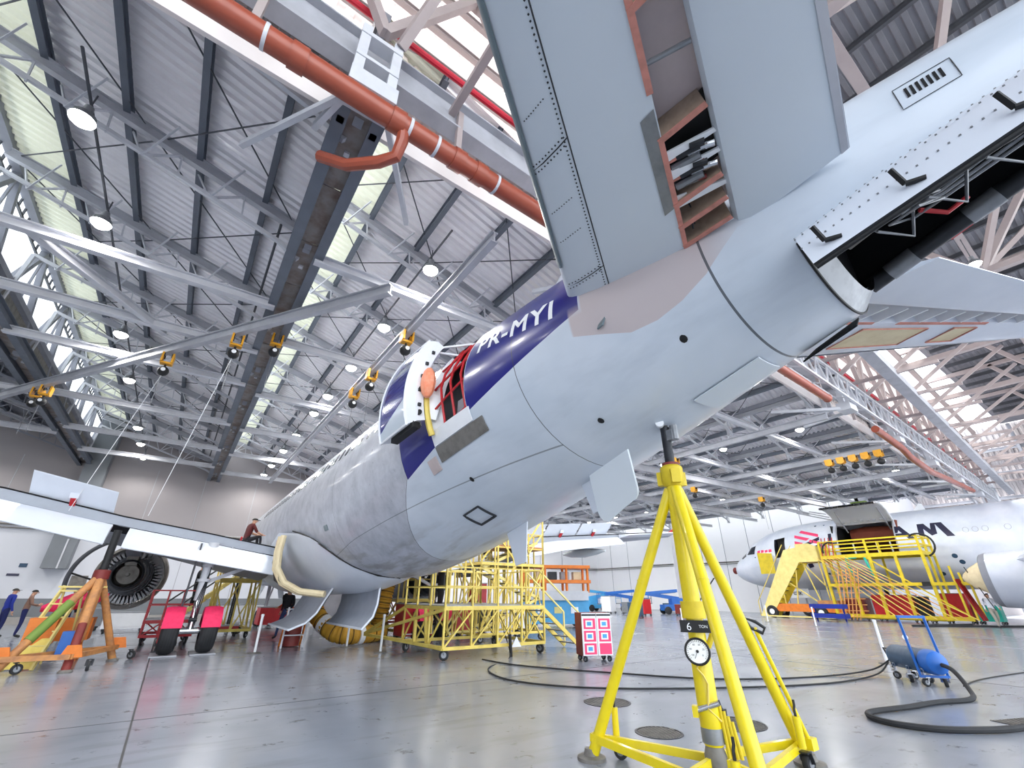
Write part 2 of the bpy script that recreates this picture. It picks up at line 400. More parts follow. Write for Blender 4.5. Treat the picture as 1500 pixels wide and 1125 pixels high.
# ---- low saw-tooth roof
ceil = {}
def corrugated(n, x0, x1, y0f, y1, m, parent, pitch=.24, amp=.065, dz=0):
    # ribs run down the slope (along X)
    pr = []; k = 0; ymin = min(y0f(x0), y0f(x1)); y = 0
    N = int((y1-ymin)/pitch)
    rows = []
    for x in (x0, x1):
        r = []; ys = y0f(x)
        for i in range(N):
            for fr, h in ((0, 0), (.3, 0), (.5, amp), (.8, amp)):
                t = (i+fr)/N; r.append(V((x, ys+(y1-ys)*t, zs(n, x)+h+dz)))
        rows.append(r)
    return MB().loft(rows, closed_u=False, caps=False).build('roof_sheet', m, parent, smooth=False)
def zs(n, x): return ZR - KS*(x-ridge(n))
purlin_proto = {}
BAYS = list(range(-3, 9))
for n in BAYS:
    x0, x1 = ridge(n), ridge(n+1)-.05; yb = yback(n)
    ce = MB().bar((x0+.3, YF(x0)+.1, zs(n, x0+.3)+.16), (x0+.3, yb, zs(n, x0+.3)+.16), .1, .05).build('ceiling', 'steel_dark', smooth=False); struct(ce); ceil[n] = ce
    xa = x0+1.46
    light = n == 0 or n == 1
    corrugated(n, x0, xa, YF, yb, 'translucent_sheet', ce)
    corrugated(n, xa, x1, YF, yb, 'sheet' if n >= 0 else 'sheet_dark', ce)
    # purlins (along the hangar)
    for i in range(1, 5):
        x = x0+1.46*i; z = zs(n, x)-.13
        b = MB().ibeam((x, YF(x), z), (x, yb, z), .13, .24, .02, up=(0, 0, 1)); b.build('purlin', 'steel_blue', ce, smooth=False)
    # rafters with a hung lattice chord
    j = 0; y = 6.25+.04*x0
    while y < yb-.5:
        R = MB(); zt = lambda x: zs(n, x)-.34; zb_ = lambda x: zs(n, x)-1.05
        R.ibeam((x0+.1, y, zt(x0+.1)), (x1, y, zt(x1)), .16, .26, .02)
        ro = R.build('rafter', 'steel_light', ce, smooth=False)
        L = MB(); xe = x1-.55
        L.bar((x0+.15, y, zb_(x0)+.1), (xe, y, zb_(xe)), .09, .09); L.bar((xe, y, zb_(xe)), (x1-.05, y, 8.95), .1, .1); L.bar((x0+.15, y, zb_(x0)+.1), (x0+.02, y, 8.95), .1, .1)
        for i in range(5):
            xx = x0+.75+1.35*i
            if xx > xe-.2: break
            L.bar((xx, y, zb_(xx)), (xx+.62, y, zt(xx+.62)-.1), .045); L.bar((xx+.62, y, zt(xx+.62)-.1), (xx+.7, y, zb_(xx+.7)), .035)
            L.bar((xx, y, zb_(xx)), (xx-.45, y+.5, zs(n, xx-.45)-.2), .035)
            L.bar((xx, y, zb_(xx)), (xx+.5, y-.55, zs(n, xx+.5)-.2), .035)
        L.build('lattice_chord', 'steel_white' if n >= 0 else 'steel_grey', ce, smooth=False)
        j += 1; y += 3.83
    # wind bracing rods in the roof plane
    Bm = MB(); y = 6.25
    while y < yb-4:
        for a, c in ((.1, 3.5), (3.5, 6.7)):
            Bm.tube((x0+a, y, zs(n, x0+a)-.22), (x0+c, y+3.83, zs(n, x0+c)-.22), .018, 5); Bm.tube((x0+c, y, zs(n, x0+c)-.25), (x0+a, y+3.83, zs(n, x0+a)-.25), .018, 5)
        y += 3.83
    o = Bm.build('bracing_rod', 'steel_dark', ce, smooth=False); o['kind'] = 'stuff'
    # the valley girder on the ridge line: bottom chord, posts, web sheet or glazing
    g = MB(); xg = x0
    if n >= 2: g.ibeam((xg, YF(xg)-.3, 9.85), (xg, yb, 9.85), .16, .26, .02)
    for dx in (-.29, .29) if n < 2 else (): g.ibeam((xg+dx, YF(xg)-.3, 8.95), (xg+dx, yb, 8.95), .22, .3, .02)
    g.build('valley_chord', 'steel_blue' if n < 2 else 'steel_light', ce, smooth=False)
    zlow = ZR-KS*PER
    g = MB(); g.bar((xg, YF(xg), zlow-.1), (xg, yb, zlow-.1), .2, .2); g.bar((xg, YF(xg), ZR-.05), (xg, yb, ZR-.05), .22, .25)
    y = YF(xg)+.2
    while y < yb-2 and n < 2:
        g.bar((xg, y, 8.95), (xg, y+1.9, ZR-.1), .16, .16); g.bar((xg, y+1.9, ZR-.1), (xg, y+3.8, 8.95), .16, .16)
        g.bar((xg, y+1.9, ZR-.1), (xg, y+1.9, zlow-.1), .06, .06)
        y += 3.83
    g.build('valley_truss', 'steel_grey', ce, smooth=False)
    if n in (-2, -1):
        pass
    win = MB(); y = YF(xg)+.2
    struct(MB().box((xg-.16, (YF(xg)+yb)/2, (zlow+ZR)/2), (.02, yb-YF(xg), ZR-zlow-.2)).build('window_%d' % (n+4), 'glazing', smooth=False))
    lad = MB(); y = YF(xg)
    while y < yb: lad.bar((xg-.1, y, ZR-.42), (xg-.1, y, ZR-.12), .05, .05); y += .45
    lad.bar((xg-.1, YF(xg), ZR-.45), (xg-.1, yb, ZR-.45), .06, .06)
    o = lad.build('glazing_ladder', 'steel_dark', ce, smooth=False); o['kind'] = 'stuff'
    gut = MB().box((xg+.02, (YF(xg)+yb)/2, 9.45), (.08, yb-YF(xg), .65))
    if n < 2:
        k = 0; yy = YF(xg)
        while yy < yb-.2: MB().box((xg, yy+.95, 9.02), (.4, 1.86, .03)).build('soffit_plate', 'soffit_rust', ce, smooth=False); yy += 1.9
    if n < 2: gut.build('gutter_panel', 'worn_grey', ce, smooth=False)
# light lower cross-beams that carry the crane rails
cb = []
for n in BAYS[2:-1]:
    x0, x1 = ridge(n), ridge(n+1)
    ys = {0: [12.0, 15.05, 18.1, 23.5, 28.5, 33], -1: [12.0, 15.05, 18.1, 24, 30]}.get(n, [9.35, 13.95, 18.9, 24.0, 29.2, 34.5] + ([40, 45] if n > 1 else []))
    for y in ys:
        m = MB().ibeam((x0+.22, y, 8.8), (x1-.22, y, 8.8), .2, .24, .03)
        o = m.build('cross_beam', 'steel_white', ceil[n], smooth=False)
    if n in (0,):
        MB().ibeam((-4.57, 12.0, 8.8), (-2.1, 15.5, 8.8), .18, .22, .03).build('plan_brace', 'steel_white', ceil[0], smooth=False)
# monorails
r1 = MB().ibeam((-9.5, 27.6, 8.5), (2.62, 9.01, 8.5), .17, .3, .03).build('monorail_beam', 'steel_light', ceil[0], smooth=False)
for x in (3.65, 13.4, 20.3, 27.2, 34.1):
    MB().ibeam((x, 5.8 if x < 5 else YF(x), 8.3), (x, 33, 8.3), .16, .28, .03).build('crane_rail', 'steel_light', ceil[1], smooth=False)
for y in (16, 22): MB().ibeam((9, y, 8.0), (40, y-2, 8.0), .25, .4, .03).build('crane_bridge', 'steel_light', ceil[2], smooth=False)
# lamp conduits
for n in BAYS[2:-1]:
    x = ridge(n)+2.86
    m = MB().tube((x, 7.5, 9.75), (x, yback(n)-2, 9.75), .028, 6)
    if n == 0: m.tube((-.05, 9.5, 9.5), (-.05, 34, 9.5), .03, 6)
    m.build('lamp_conduit', 'steel_dark', ceil[n])
# ---- clerestory between the low roof and the high nave
def fy(x, off=0.0): return 4.85 + off + .04*x
cl = None
xs0, xs1 = -22, 66
def vert_sheet(z0, z1, off, name, m, parent):
    pitch = .34; N = int((xs1-xs0)/pitch); rows = []
    for z in (z0, z1):
        r = []
        for i in range(N):
            for frx, h in ((0, 0), (.42, 0), (.5, .05), (.92, .05)):
                x = xs0+(i+frx)*pitch; r.append(V((x, fy(x, off)+h, z)))
        rows.append(r)
    return MB().loft(rows, closed_u=False, caps=False).build(name, m, parent, smooth=False)
cl = MB().ibeam((xs0, fy(xs0, .62), 12.1), (xs1, fy(xs1, .62), 12.1), .14, .24, .03).build('wall_clerestory', 'steel_rose', smooth=False); struct(cl)
for k, (z0, z1) in enumerate(((9.2, 10.0), (10.0, 11.9), (11.9, 13.5), (13.5, 15.1), (15.1, 18.2))):
    vert_sheet(z0, z1-.03, .85, 'clerestory_sheet', 'translucent_wall', cl)
for z in (13.5, 15.1, 16.7): MB().ibeam((xs0, fy(xs0, .68), z), (xs1, fy(xs1, .68), z), .12, .2, .02).build('girt', 'steel_rose', cl, smooth=False)
MB().ibeam((xs0, fy(xs0, .35), 10.25), (xs1, fy(xs1, .35), 10.25), .35, .8, .04).build('header_beam', 'steel_light', cl, smooth=False)
tri = MB().prism([V((xs0, fy(xs0, .75), 9.05)), V((xs1, fy(xs1, .75), 9.05)), V((xs1, fy(xs1, .75), 9.5)), V((xs0, fy(xs0, .75), 9.5))], (0, .08, 0))
tri.build('eaves_flashing', 'sheet_white', cl, smooth=False)
post = 0
for n in range(-2, 9):
    xg = ridge(n)
    # boxed bracket where the valley girder meets the header
    bx = MB(); y = fy(xg, .1)
    for dx in (-.28, .28):
        bx.box((xg+dx, y-.1, 9.6), (.16, .2, 1.7)); bx.box((xg+dx, y+.55, 9.4), (.12, .14, 1.2))
    bx.box((xg, y-.12, 8.78), (.75, .5, .35)); bx.box((xg, y-.1, 10.2), (.72, .24, .1)); bx.box((xg, y-.1, 9.55), (.72, .24, .08))
    bx.bar((xg-.6, y+.9, 8.75), (xg-.28, y-.1, 8.75), .09, .16)
    bx.bar((xg-.3, y-.05, 8.7), (xg-1.6, y+2.2, 8.95), .09, .12); bx.bar((xg+.3, y-.05, 8.7), (xg+1.6, y+2.2, 8.95), .09, .12)
    bx.build('girder_bracket', 'steel_white', cl, smooth=False)
    # posts and diagonals of the header truss
    for o in range(2):
        xa = xg+PER*.5*o; xb = xa+PER*.5; d = MB()
        d.bar((xa, fy(xa, -.1), 10.5), (xa+PER*.25, fy(xa, -.15), 13.9), .17, .17); d.bar((xa+PER*.25, fy(xa, -.15), 13.9), (xb, fy(xb, -.1), 10.5), .17, .17)
        d.bar((xa+.3, fy(xa, -.1), 10.4), (xa+1.6, 1.2, 13.9), .16, .16); d.bar((xa+1.6, 2.6, 10.2), (xa+1.6, fy(xa, .4), 10.35), .14, .14)
        d.bar((xa+1.75, fy(xa, .3), 8.75), (xa+1.75, fy(xa, .3), 10.35), .11, .11)
        d.build('header_web', 'steel_rose', cl, smooth=False)
for z, off in ((13.95, -.15), (17.3, -.1)):
    MB().ibeam((xs0, fy(xs0, off), z), (xs1, fy(xs1, off), z), .3, .3, .04).build('header_chord', 'steel_rose', cl, smooth=False)
MB().bar((15, 3.73, 10.2), (60, 6.2, 10.2), .42, .42).build('box_chord', 'steel_light', cl, smooth=False)
# light lattice under the header
lt = MB(); N = 74; za, zb2 = 8.95, 9.9
def P(x, o, z): return V((x, fy(x, o), z))
x0, x1 = 12.0, 56.0
for o, z in ((-.35, za), (-.35, zb2), (.2, za+.25)): lt.bar(P(x0, o, z), P(x1, o, z), .09, .09)
for i in range(40):
    a = x0+(x1-x0)*i/40; b_ = a+(x1-x0)/40; mdl = (a+b_)/2
    lt.bar(P(a, -.35, za), P(mdl, -.35, zb2), .05); lt.bar(P(mdl, -.35, zb2), P(b_, -.35, za), .05)
    if i % 2 == 0: lt.bar(P(a, -.35, za), P(a, .2, za+.25), .05)
lt.build('lattice_beam', 'steel_white', cl, smooth=False)
# roof water pipe, its clips, sockets and elbow; red fire main above it
bp_ = MB(); bp_.tube(P(-12, -.1, 8.5), P(11.5, -.1, 8.5), .175, 16)
for x in (-.55, .95, 2.1, 2.55): bp_.tube(P(x, -.1, 8.5), P(x+.22, -.1, 8.5), .2, 16)
bp_.path([P(1.2, -.1, 8.45), P(1.22, -.05, 8.2), P(1.2, .1, 7.98), P(1.0, .3, 7.9), P(.6, .75, 7.98), P(.2, 1.1, 8.25)], .1, 10)
bpo = bp_.build('roof_drain_pipe', 'pipe_brown'); tag(bpo, 'long rust-brown drain pipe hung under the header above the nearest roof bay', 'pipe')
for x in (-2.2, -.9, 1.25, 1.75, 3.0): MB().tube(P(x, -.1, 8.5), P(x+.05, -.1, 8.5), .188, 16).build('pipe_clip', 'steel_white', bpo)
b2 = MB(); b2.tube(P(14.0, -.1, 8.5), P(18.9, -.1, 8.5), .15, 12); b2.ball(P(18.9, -.1, 8.5), .17)
tag(b2.build('roof_drain_pipe', 'pipe_brown'), 'short brown drain pipe beyond the far tailplane of the jacked aircraft', 'pipe')
b3 = MB(); b3.path([P(24.5, -.1, 8.5), P(28.5, -.1, 8.35), P(29.5, -.1, 8.1), P(33.5, -.1, 7.95), P(36, -.1, 8.1), P(46, -.1, 8.6)], .16, 12)
tag(b3.build('roof_drain_pipe', 'pipe_brown'), 'kinked brown drain pipe ending over the roof of the white freighter', 'pipe')
rp = MB().tube(P(-12, .15, 11.2), P(56, .15, 11.2), .065, 10).build('fire_main', 'pipe_red'); tag(rp, 'thin red fire main running above the brown drain pipe', 'pipe')
# ---- high nave over the tail
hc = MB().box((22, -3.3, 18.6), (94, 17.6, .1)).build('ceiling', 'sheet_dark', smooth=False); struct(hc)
rows2 = []
for x in (-24, 66):
    r = []
    for i in range(52):
        for fr_, h in ((0, 0), (.4, 0), (.5, .06), (.9, .06)): r.append(V((x, -12+(i+fr_)*.335, 18.4+h)))
    rows2.append(r)
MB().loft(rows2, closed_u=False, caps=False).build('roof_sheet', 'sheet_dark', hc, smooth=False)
for i in range(44): MB().ibeam((-22+2.0*i, -12, 18.15), (-22+2.0*i, 5, 18.15), .14, .26, .02).build('purlin', 'steel_dark', hc, smooth=False)
# deep trusses
for i in range(11):
    x = -14+7.6*i
    t = MB(); zb_, zt_ = 13.6, 17.6
    for z in (zt_, zb_): t.bar((x, -12, z), (x, fy(x, -.2), z), .3 if z == zb_ else .24, .26)
    t.build('nave_chord', 'steel_rose', hc, smooth=False)
    t = MB(); y = -30.9
    for k in range(2):
        ya = .33-5.9*k
        t.bar((x, ya, zb_), (x, ya+2.5, zt_), .24, .24); t.bar((x, ya, zb_), (x, ya-3.0, zt_), .24, .24); t.bar((x, ya, zb_), (x, ya, zt_), .14, .14)
        t.bar((x, ya, zb_), (x+3.8, ya-2.9, zt_), .2, .2); t.bar((x+7.6, ya, zb_), (x+3.8, ya-2.9, zt_), .2, .2)
    t.build('nave_web', 'steel_rose', hc, smooth=False)
for k in range(3):
    y = .33-5.9*k
    MB().bar((-22, y, 13.6), (70, y, 13.6), .26, .26).build('nave_cross_chord', 'steel_rose', hc, smooth=False)
# far side wall of the nave: ribbed sheets on girts
wfs = MB().box((69.6, 1.7, 9.5), (.12, 27.6, 19)).build('wall_right', 'sheet_white', smooth=False); struct(wfs)
rows = []
for z in (3.0, 18.6):
    r = []
    for i in range(55):
        for fr_, h in ((0, 0), (.4, 0), (.5, .08), (.9, .08)): r.append(V((69.45-h, -12+(i+fr_)*.495, z)))
    rows.append(r)
MB().loft(rows, closed_u=False, caps=False).build('wall_sheet', 'wall_beige', wfs, smooth=False)
for z in (5, 8.5, 11, 13.5, 16): MB().ibeam((69.2, -12, z), (69.2, 15, z), .2, .3, .03).build('girt', 'steel_light', wfs, smooth=False)
for y in (-11, -7, -1, 5, 10): MB().ibeam((68.9, y, 0), (68.9, y, 18.4), .25, .4, .03, up=(1, 0, 0)).build('wall_post', 'steel_grey', wfs, smooth=False)
cw = MB().bar((58, 7.4, 0), (58, 7.4, 12), 1.0, 1.0).build('column', 'wall_white', smooth=False); struct(cw)
# ================================================================ the jacked airliner
XC, YN, DZ = 4.579, 34.769, 0.129
def A(s, L, z): return V((XC+L, YN-s, z+DZ))
ZB = [(0, 3.25), (.3, 2.75), (1, 2.35), (2, 2.06), (3.5, 1.86), (5.5, 1.80), (24, 1.80), (25.5, 1.98), (27.2, 2.30), (29, 2.70), (30.2, 2.98), (31.5, 3.32), (32.5, 3.60), (33.75, 3.93), (35.5, 4.35), (37.5, 4.80)]
ZT = [(0, 3.26), (.3, 3.75), (1, 4.35), (2, 5.05), (3, 5.55), (4.5, 5.85), (6, 5.94), (28, 5.94), (31, 5.92), (33, 5.88), (34.5, 5.8), (36, 5.62), (37.5, 5.3)]
HW = [(0, .02), (.3, .55), (1, 1.0), (2, 1.45), (3.5, 1.8), (5.5, 1.97), (24, 1.975), (27, 1.93), (28.5, 1.86), (30, 1.72), (31.5, 1.5), (33, 1.2), (34.3, .95), (35.5, .72), (36.7, .5), (37.5, .3)]
def thopen(s, side):
    # edge of the power unit bay, degrees from the crown
    t = max(0.0, min(1.0, (s-33.8)/2.5)); e = (130-22*t) if side < 0 else (114-18*t)
    return e if s >= 33.8 else 110+(e-110)*max(0.0, min(1.0, (s-31)/2.8))
def gth(a, s):
    sd = -1 if a < 0 else 1; o = thopen(s, sd); a = abs(a)
    return math.radians(sd*(a*o/110 if a <= 110 else 180-(180-a)*(180-o)/70))
def fus(s, th, off=0.0):
    zb, zt, hw = smo(s, ZB), smo(s, ZT), smo(s, HW); zc, hz = (zb+zt)/2, (zt-zb)/2
    return A(s, (hw+off)*math.sin(th), zc+(hz+off)*math.cos(th))
def th_at(s, z, side=-1):
    zb, zt = smo(s, ZB), smo(s, ZT); c = max(-1, min(1, (z-(zb+zt)/2)/((zt-zb)/2))); return side*math.acos(c)
# skin: paint zones by station, height and side (object space: x = L, y = -s)
m, n, b = newmat('fuselage_skin', .32); b.inputs['Coat Weight'].default_value = .3; b.inputs['Coat Roughness'].default_value = .12
X = n.xyz(); s_ = n.m('MULTIPLY', X[1], -1.0); L_ = X[0]; z_ = n.m('SUBTRACT', X[2], DZ)
base = n.mix(n.step(n.noise(.9, 3), .35, .7), H('c6d0dc'), H('d3dbe6'))
bare = n.mix(n.step(n.noise(2.2, 6, rough=.7), .4, .65), H('bcc0ca'), H('a4a8b3'))
pits = n.m('MULTIPLY', n.step(n.noise(9, 5, rough=.75), .62, .67), n.step(z_, 2.4, 3.4))
bare = n.mix(n.m('MULTIPLY', pits, .5), bare, H('5c5e6c'))
scuff = n.step(n.noise(3.0, 4, stretch=(1, .15, 1)), .5, .8)
base = n.mix(n.m('MULTIPLY', scuff, .25), base, H('8e98a6'))
oil = n.m('MULTIPLY', n.step(n.noise(2.5, 4, stretch=(1.5, .25, 1)), .5, .62), n.step(z_, 2.75, 1.9))
sb_ = n.m('ADD', s_, n.m('MULTIPLY', n.m('MAXIMUM', n.m('SUBTRACT', 3.28, z_), 0.0), 1.19))
isb = n.step(sb_, 27.52, 27.5)
col = n.mix(isb, base, bare)
col = n.mix(n.m('MULTIPLY', oil, .6), col, H('6f665c'))
# navy flank: everything above a rising diagonal on the tail
line = n.m('ADD', n.m('MULTIPLY', n.ramp(n.m('DIVIDE', n.m('SUBTRACT', s_, 27.0), 6.0), [(0.0, .275), (1.0, .725)]), 4.0), 2.0)
nv = n.m('MULTIPLY', n.m('GREATER_THAN', z_, line), n.m('GREATER_THAN', s_, 27.5))
nv = n.m('MULTIPLY', nv, n.m('LESS_THAN', s_, 31.72))
col = n.mix(nv, col, H('0c1478'))
# sealant apron round the tailplane root
apb = n.m('ADD', 4.0, n.ramp(n.m('DIVIDE', n.m('SUBTRACT', s_, 31.5), 2.0), [(0, .24), (.35, .06), (.5, .09), (.65, .18), (.8, .32), (1, .6)]))
ap = n.m('MULTIPLY', n.m('MULTIPLY', n.step(s_, 31.55, 31.58), n.step(s_, 33.6, 33.1)), n.m('GREATER_THAN', z_, apb))
ap = n.m('MULTIPLY', ap, n.m('MAXIMUM', n.step(z_, 4.6, 4.45), n.step(s_, 31.72, 31.76)))
col = n.mix(n.m('MULTIPLY', ap, .85), col, H('c4b5b4'))
# skin joints
def ringline(s0, w=.012): return n.m('LESS_THAN', n.m('ABSOLUTE', n.m('SUBTRACT', s_, s0)), w)
jn = n.m('MAXIMUM', n.m('MAXIMUM', ringline(30.60, .006), ringline(33.14)), n.m('MAXIMUM', n.m('LESS_THAN', n.m('ABSOLUTE', n.m('SUBTRACT', sb_, 27.5)), .006), ringline(23.6, .006)))
lng = n.m('MULTIPLY', n.m('LESS_THAN', n.m('ABSOLUTE', n.m('SUBTRACT', z_, n.m('ADD', 2.54, n.m('MULTIPLY', n.m('SUBTRACT', s_, 24.4), .115)))), .006), n.m('LESS_THAN', s_, 30.6))
jn = n.m('MAXIMUM', jn, n.m('MULTIPLY', lng, .7))
col = n.mix(n.m('MULTIPLY', jn, .85), col, H('30343c'))
n.l.new(col, b.inputs['Base Color'])
n.l.new(n.m('ADD', n.m('MULTIPLY', isb, .2), .28), b.inputs['Roughness'])
mat('paint_grey', H('d3dbe3'), .38, 0, .2, H('c0c9d3'), .8)
mat('paint_grey_dark', H('6f7f86'), .4, 0, .3, H('5a686e'), 2)
mat('paint_white', H('dde3ee'), .35, 0, .15, H('bcc3d0'), 1.5, coat=.2)
mat('paint_navy', H('141f86'), .2, coat=.5)
mat('wing_grey', H('9fa6b2'), .4, 0, .3, H('8a8892'), 2)
mat('sealant', H('c4b5b4'), .5, 0, .4, H('a89a98'), 3)

AC = thing('airliner', 'grey and navy airliner without engine cowls standing on yellow tail jack', 'aircraft', (XC, YN, 0))
S1, S2 = 28.62, 29.55                # aft cabin door
G1, G2 = 33.82, 36.3                 # power unit bay
st = sorted(set([0, .1, .3, .6, 1, 1.5, 2, 2.7, 3.5, 4.5, 5.5] + [7+1.0*i for i in range(18)] + [24.5, 25, 25.5, 26, 26.5, 27, 27.5, 28, 28.35, S1, 28.9, 29.2, S2, 29.9, 30.2, 30.6, 30.9, 31.2, 31.5, 31.9, 32.3, 32.7, 33.1, 33.5, G1, 34.2, 34.6, 35, 35.4, 35.8, G2, 36.7, 37.1, 37.5]))
DA0, DA1 = -115, -55
ang = sorted(set(list(range(-180, 180, 6)) + [DA0, DA1, -110, 110]) - {-54, -114})
rings = [[fus(s, gth(a, s) if s > 31 else math.radians(a)) for a in ang] for s in st]
def skip(i, k):
    s = (st[i]+st[i+1])/2; a0 = ang[k]; a1 = ang[(k+1) % len(ang)] if k+1 < len(ang) else 180; a = (a0+a1)/2
    if S1 < s < S2 and DA0 < a < DA1: return True
    if G1 < s < G2 and abs(a) > 110: return True
    return False
MB().loft(rings, skip=skip).build('fuselage', 'fuselage_skin', AC, ang=60)
# inner lining seen through the two openings
q = MB(); q.loft([[fus(s, math.radians(a), -.1) for a in ang] for s in (28.1, S1, S2, 30.2)], skip=lambda i, k: i == 1 and DA0 < (ang[k]+ang[(k+1) % len(ang)])/2 < DA1)
q.build('cabin_lining', 'wall_grey', AC)
q = MB(); q.loft([[fus(s, gth(a, s), -.05) for a in range(-110, 111, 10)] for s in (G1, 34.5, 35.4, G2)], closed_u=False, caps=False)
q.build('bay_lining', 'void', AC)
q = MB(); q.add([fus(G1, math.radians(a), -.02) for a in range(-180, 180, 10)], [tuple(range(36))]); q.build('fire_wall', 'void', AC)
q = MB(); q.add([fus(G2, math.radians(a), -.02) for a in range(-180, 180, 10)], [tuple(range(36))]); q.build('rear_bulkhead', 'dark_metal', AC)
RA = [-130-2*k for k in range(59)]
fr = [fus(G1+.02, math.radians(a)) for a in RA]; fi = [fus(G1+.16, math.radians(a), -.14) for a in RA]
q = MB().loft([fr, fi], closed_u=False, caps=False); q.build('bay_frame', 'grey_metal', AC)
q = MB().path([fus(G1+.015, math.radians(a), .004) for a in RA], .014, 6); q.build('frame_edge', 'black', AC)
# reinforced jacking pad with belly hatch beside it
def patch(s0, s1, a0, a1, off, n=8, th=.015):
    outer, inner = [], []
    for i in range(n+1):
        s = s0+(s1-s0)*i/n
        outer.append([fus(s, math.radians(a0+(a1-a0)*k/n), off) for k in range(n+1)]); inner.append([fus(s, math.radians(a0+(a1-a0)*k/n), off-th) for k in range(n+1)])
    m = MB(); m.loft(outer, closed_u=False, caps=False); m.loft(inner, closed_u=False, caps=False)
    for e in (0, n):
        m.loft([outer[e], inner[e]], closed_u=False, caps=False); m.loft([[r[e] for r in outer], [r[e] for r in inner]], closed_u=False, caps=False)
    return m
patch(32.2, 33.0, -174, -196, .03).build('tail_access_panel', 'paint_grey', AC)
# cabin windows: dark slits, each a part
wz = 4.66
wm = None
for i in range(30):
    s = 11.6+.533*i
    if wm is None:
        a = th_at(s, wz); c = fus(s, a, .006); nrm = V((math.sin(a), 0, math.cos(a))); t1 = V((0, 1, 0)); t2 = nrm.cross(t1)
        q = MB(); q.prism([c+t1*(.115*math.cos(2*PI*k/14))+t2*(.165*math.sin(2*PI*k/14)) for k in range(14)], nrm*-.03)
        wm = q.build('cabin_window', 'glass_dark', AC, smooth=False); base_s = s
    else:
        o = wm.copy(); C.objects.link(o); o.parent = AC; o.location = wm.location + V((0, -(s-base_s), 0))
# pale strip above the windows is paint left over; registration wraps the flank
vs, fs = lettering('PR-MYI', .40, bold=.01, space=1.15, cuts=.07)
tw = max(x for x, y in vs); vs = [(x*1.56/tw, y) for x, y in vs]
def wrap(vs, fs, s0, zmid, off=.006, scale=1.0, slope=0.0):
    out = []
    for x, y in vs:
        s = s0+x*scale; zz = zmid+slope*x
        a0 = th_at(s, zz); r = (smo(s, ZT)-smo(s, ZB))/2; a = a0+(y*scale)/r
        out.append(fus(s, a, off))
    m = MB(); m.add(out, fs); return m
wrap(vs, fs, 29.78, 4.72, slope=-.09).build('registration_letters', 'white', AC, smooth=False)
# hatch outline, drain stub, small panels
def outline(s0, s1, a0, a1, name, m='seam', w=.03, par=AC):
    q = MB(); c = [(s0, a0), (s1, a0), (s1, a1), (s0, a1)]; pts = []
    for (sa, aa), (sb, ab) in zip(c, c[1:]+c[:1]):
        for k in range(6): pts.append(fus(sa+(sb-sa)*k/6, math.radians(aa+(ab-aa)*k/6), .004))
    q.path(pts, w/2, 4, closed=True); return q.build(name, m, par)
outline(28.07, 28.5, -154.5, -166, 'hatch_outline', w=.05)
patch(22.6, 22.9, -115, -119, .012, 3).build('vent_panel', 'paint_grey_dark', AC)
for s, a in ((31.25, -152), (32.6, -140), (28.9, -140)): MB().lathe(fus(s, math.radians(a), 0), fus(s, math.radians(a), 1)-fus(s, math.radians(a)), [(0, .05), (.012, .03), (.012, .0)], 10).build('drain_port', 'black', AC)
# open belly access door under the tail, and a mast
od = MB(); c0, c1 = A(30.55, -.28, 2.92), A(31.25, -.28, 3.12)
dn = V((.35, .1, -1)).normalized()
pts = [c0, c0+dn*.5, c0+dn*.57+V((0, -.02, 0)), c0+dn*.62+V((0, -.07, 0)), c0+dn*.64+V((0, -.14, 0)), c1+dn*.64+V((0, .14, 0)), c1+dn*.62+V((0, .07, 0)), c1+dn*.57+V((0, .02, 0)), c1+dn*.5, c1]
od.prism(pts, (.03, 0, .01)); od.build('open_belly_door', 'paint_grey', AC)
MB().prism([A(30.0, .1, 2.95), A(30.5, .1, 3.05), A(30.45, .1, 2.55), A(30.2, .1, 2.5)], (.02, 0, 0)).build('blade_mast', 'paint_white', AC, smooth=False)
MB().prism([A(27.9, .2, 2.45), A(28.5, .2, 2.6), A(28.4, .25, 1.95), A(28.1, .25, 1.9)], (.02, 0, 0)).build('blade_mast', 'paint_white', AC, smooth=False)
# ---- aft cabin door: sill, jambs, lining, barrier net, opened plug door
fr = MB()
for sA in (S1, S2):
    fr.loft([[fus(sA, math.radians(a), .005) for a in range(DA0, DA1+1, 5)], [fus(sA+(.12 if sA == S1 else -.02), math.radians(a), -.16) for a in range(DA0, DA1+1, 5)]], closed_u=False, caps=False)
fr.loft([[fus(S1+(S2-S1)*k/6, math.radians(DA0), .005) for k in range(7)], [fus(S1+(S2-S1)*k/6, math.radians(DA0), -.22) for k in range(7)]], closed_u=False, caps=False)
fr.build('door_jamb', 'white', AC)
patch(S1-.03, S2+.25, DA0-.5, DA0-9, .02).build('sill_scuff_plate', 'worn_grey', AC)
patch(S1-.03, S2+.05, DA0+8, DA0, .022).build('sill_plate', 'white', AC)
g = MB()
g.box(A(29.25, -1.15, 4.45), (.05, .62, 1.6)); g.box(A(28.9, -1.3, 4.0), (.25, .3, .75)); g.box(A(29.05, -.7, 4.5), (.04, 1.0, 1.9))
g.build('galley_wall', 'wall_white', AC, smooth=False)
nt_ = MB()
def netp(s, a): return fus(s, math.radians(a), -.02)
for s in (28.9, 29.17, 29.45): nt_.path([netp(s+.06*math.sin(k*1.3), DA0+2+(DA1-DA0-2)*k/6) for k in range(7)], .022, 5)
for a, d in ((-110, 4), (-96, 7), (-82, 8), (-68, 6)): nt_.path([netp(28.65+.87*k/4, a+d*k/4) for k in range(5)], .02, 5)
nt_.build('barrier_net', 'red', AC)
pd = MB(); off = .42
DS0, DS1 = 27.72, 28.58
def dsk(s, a, o): return fus(s+.95, math.radians(a), o)+V((0, .95, 0))
nA = [-105+46*k/12 for k in range(13)]
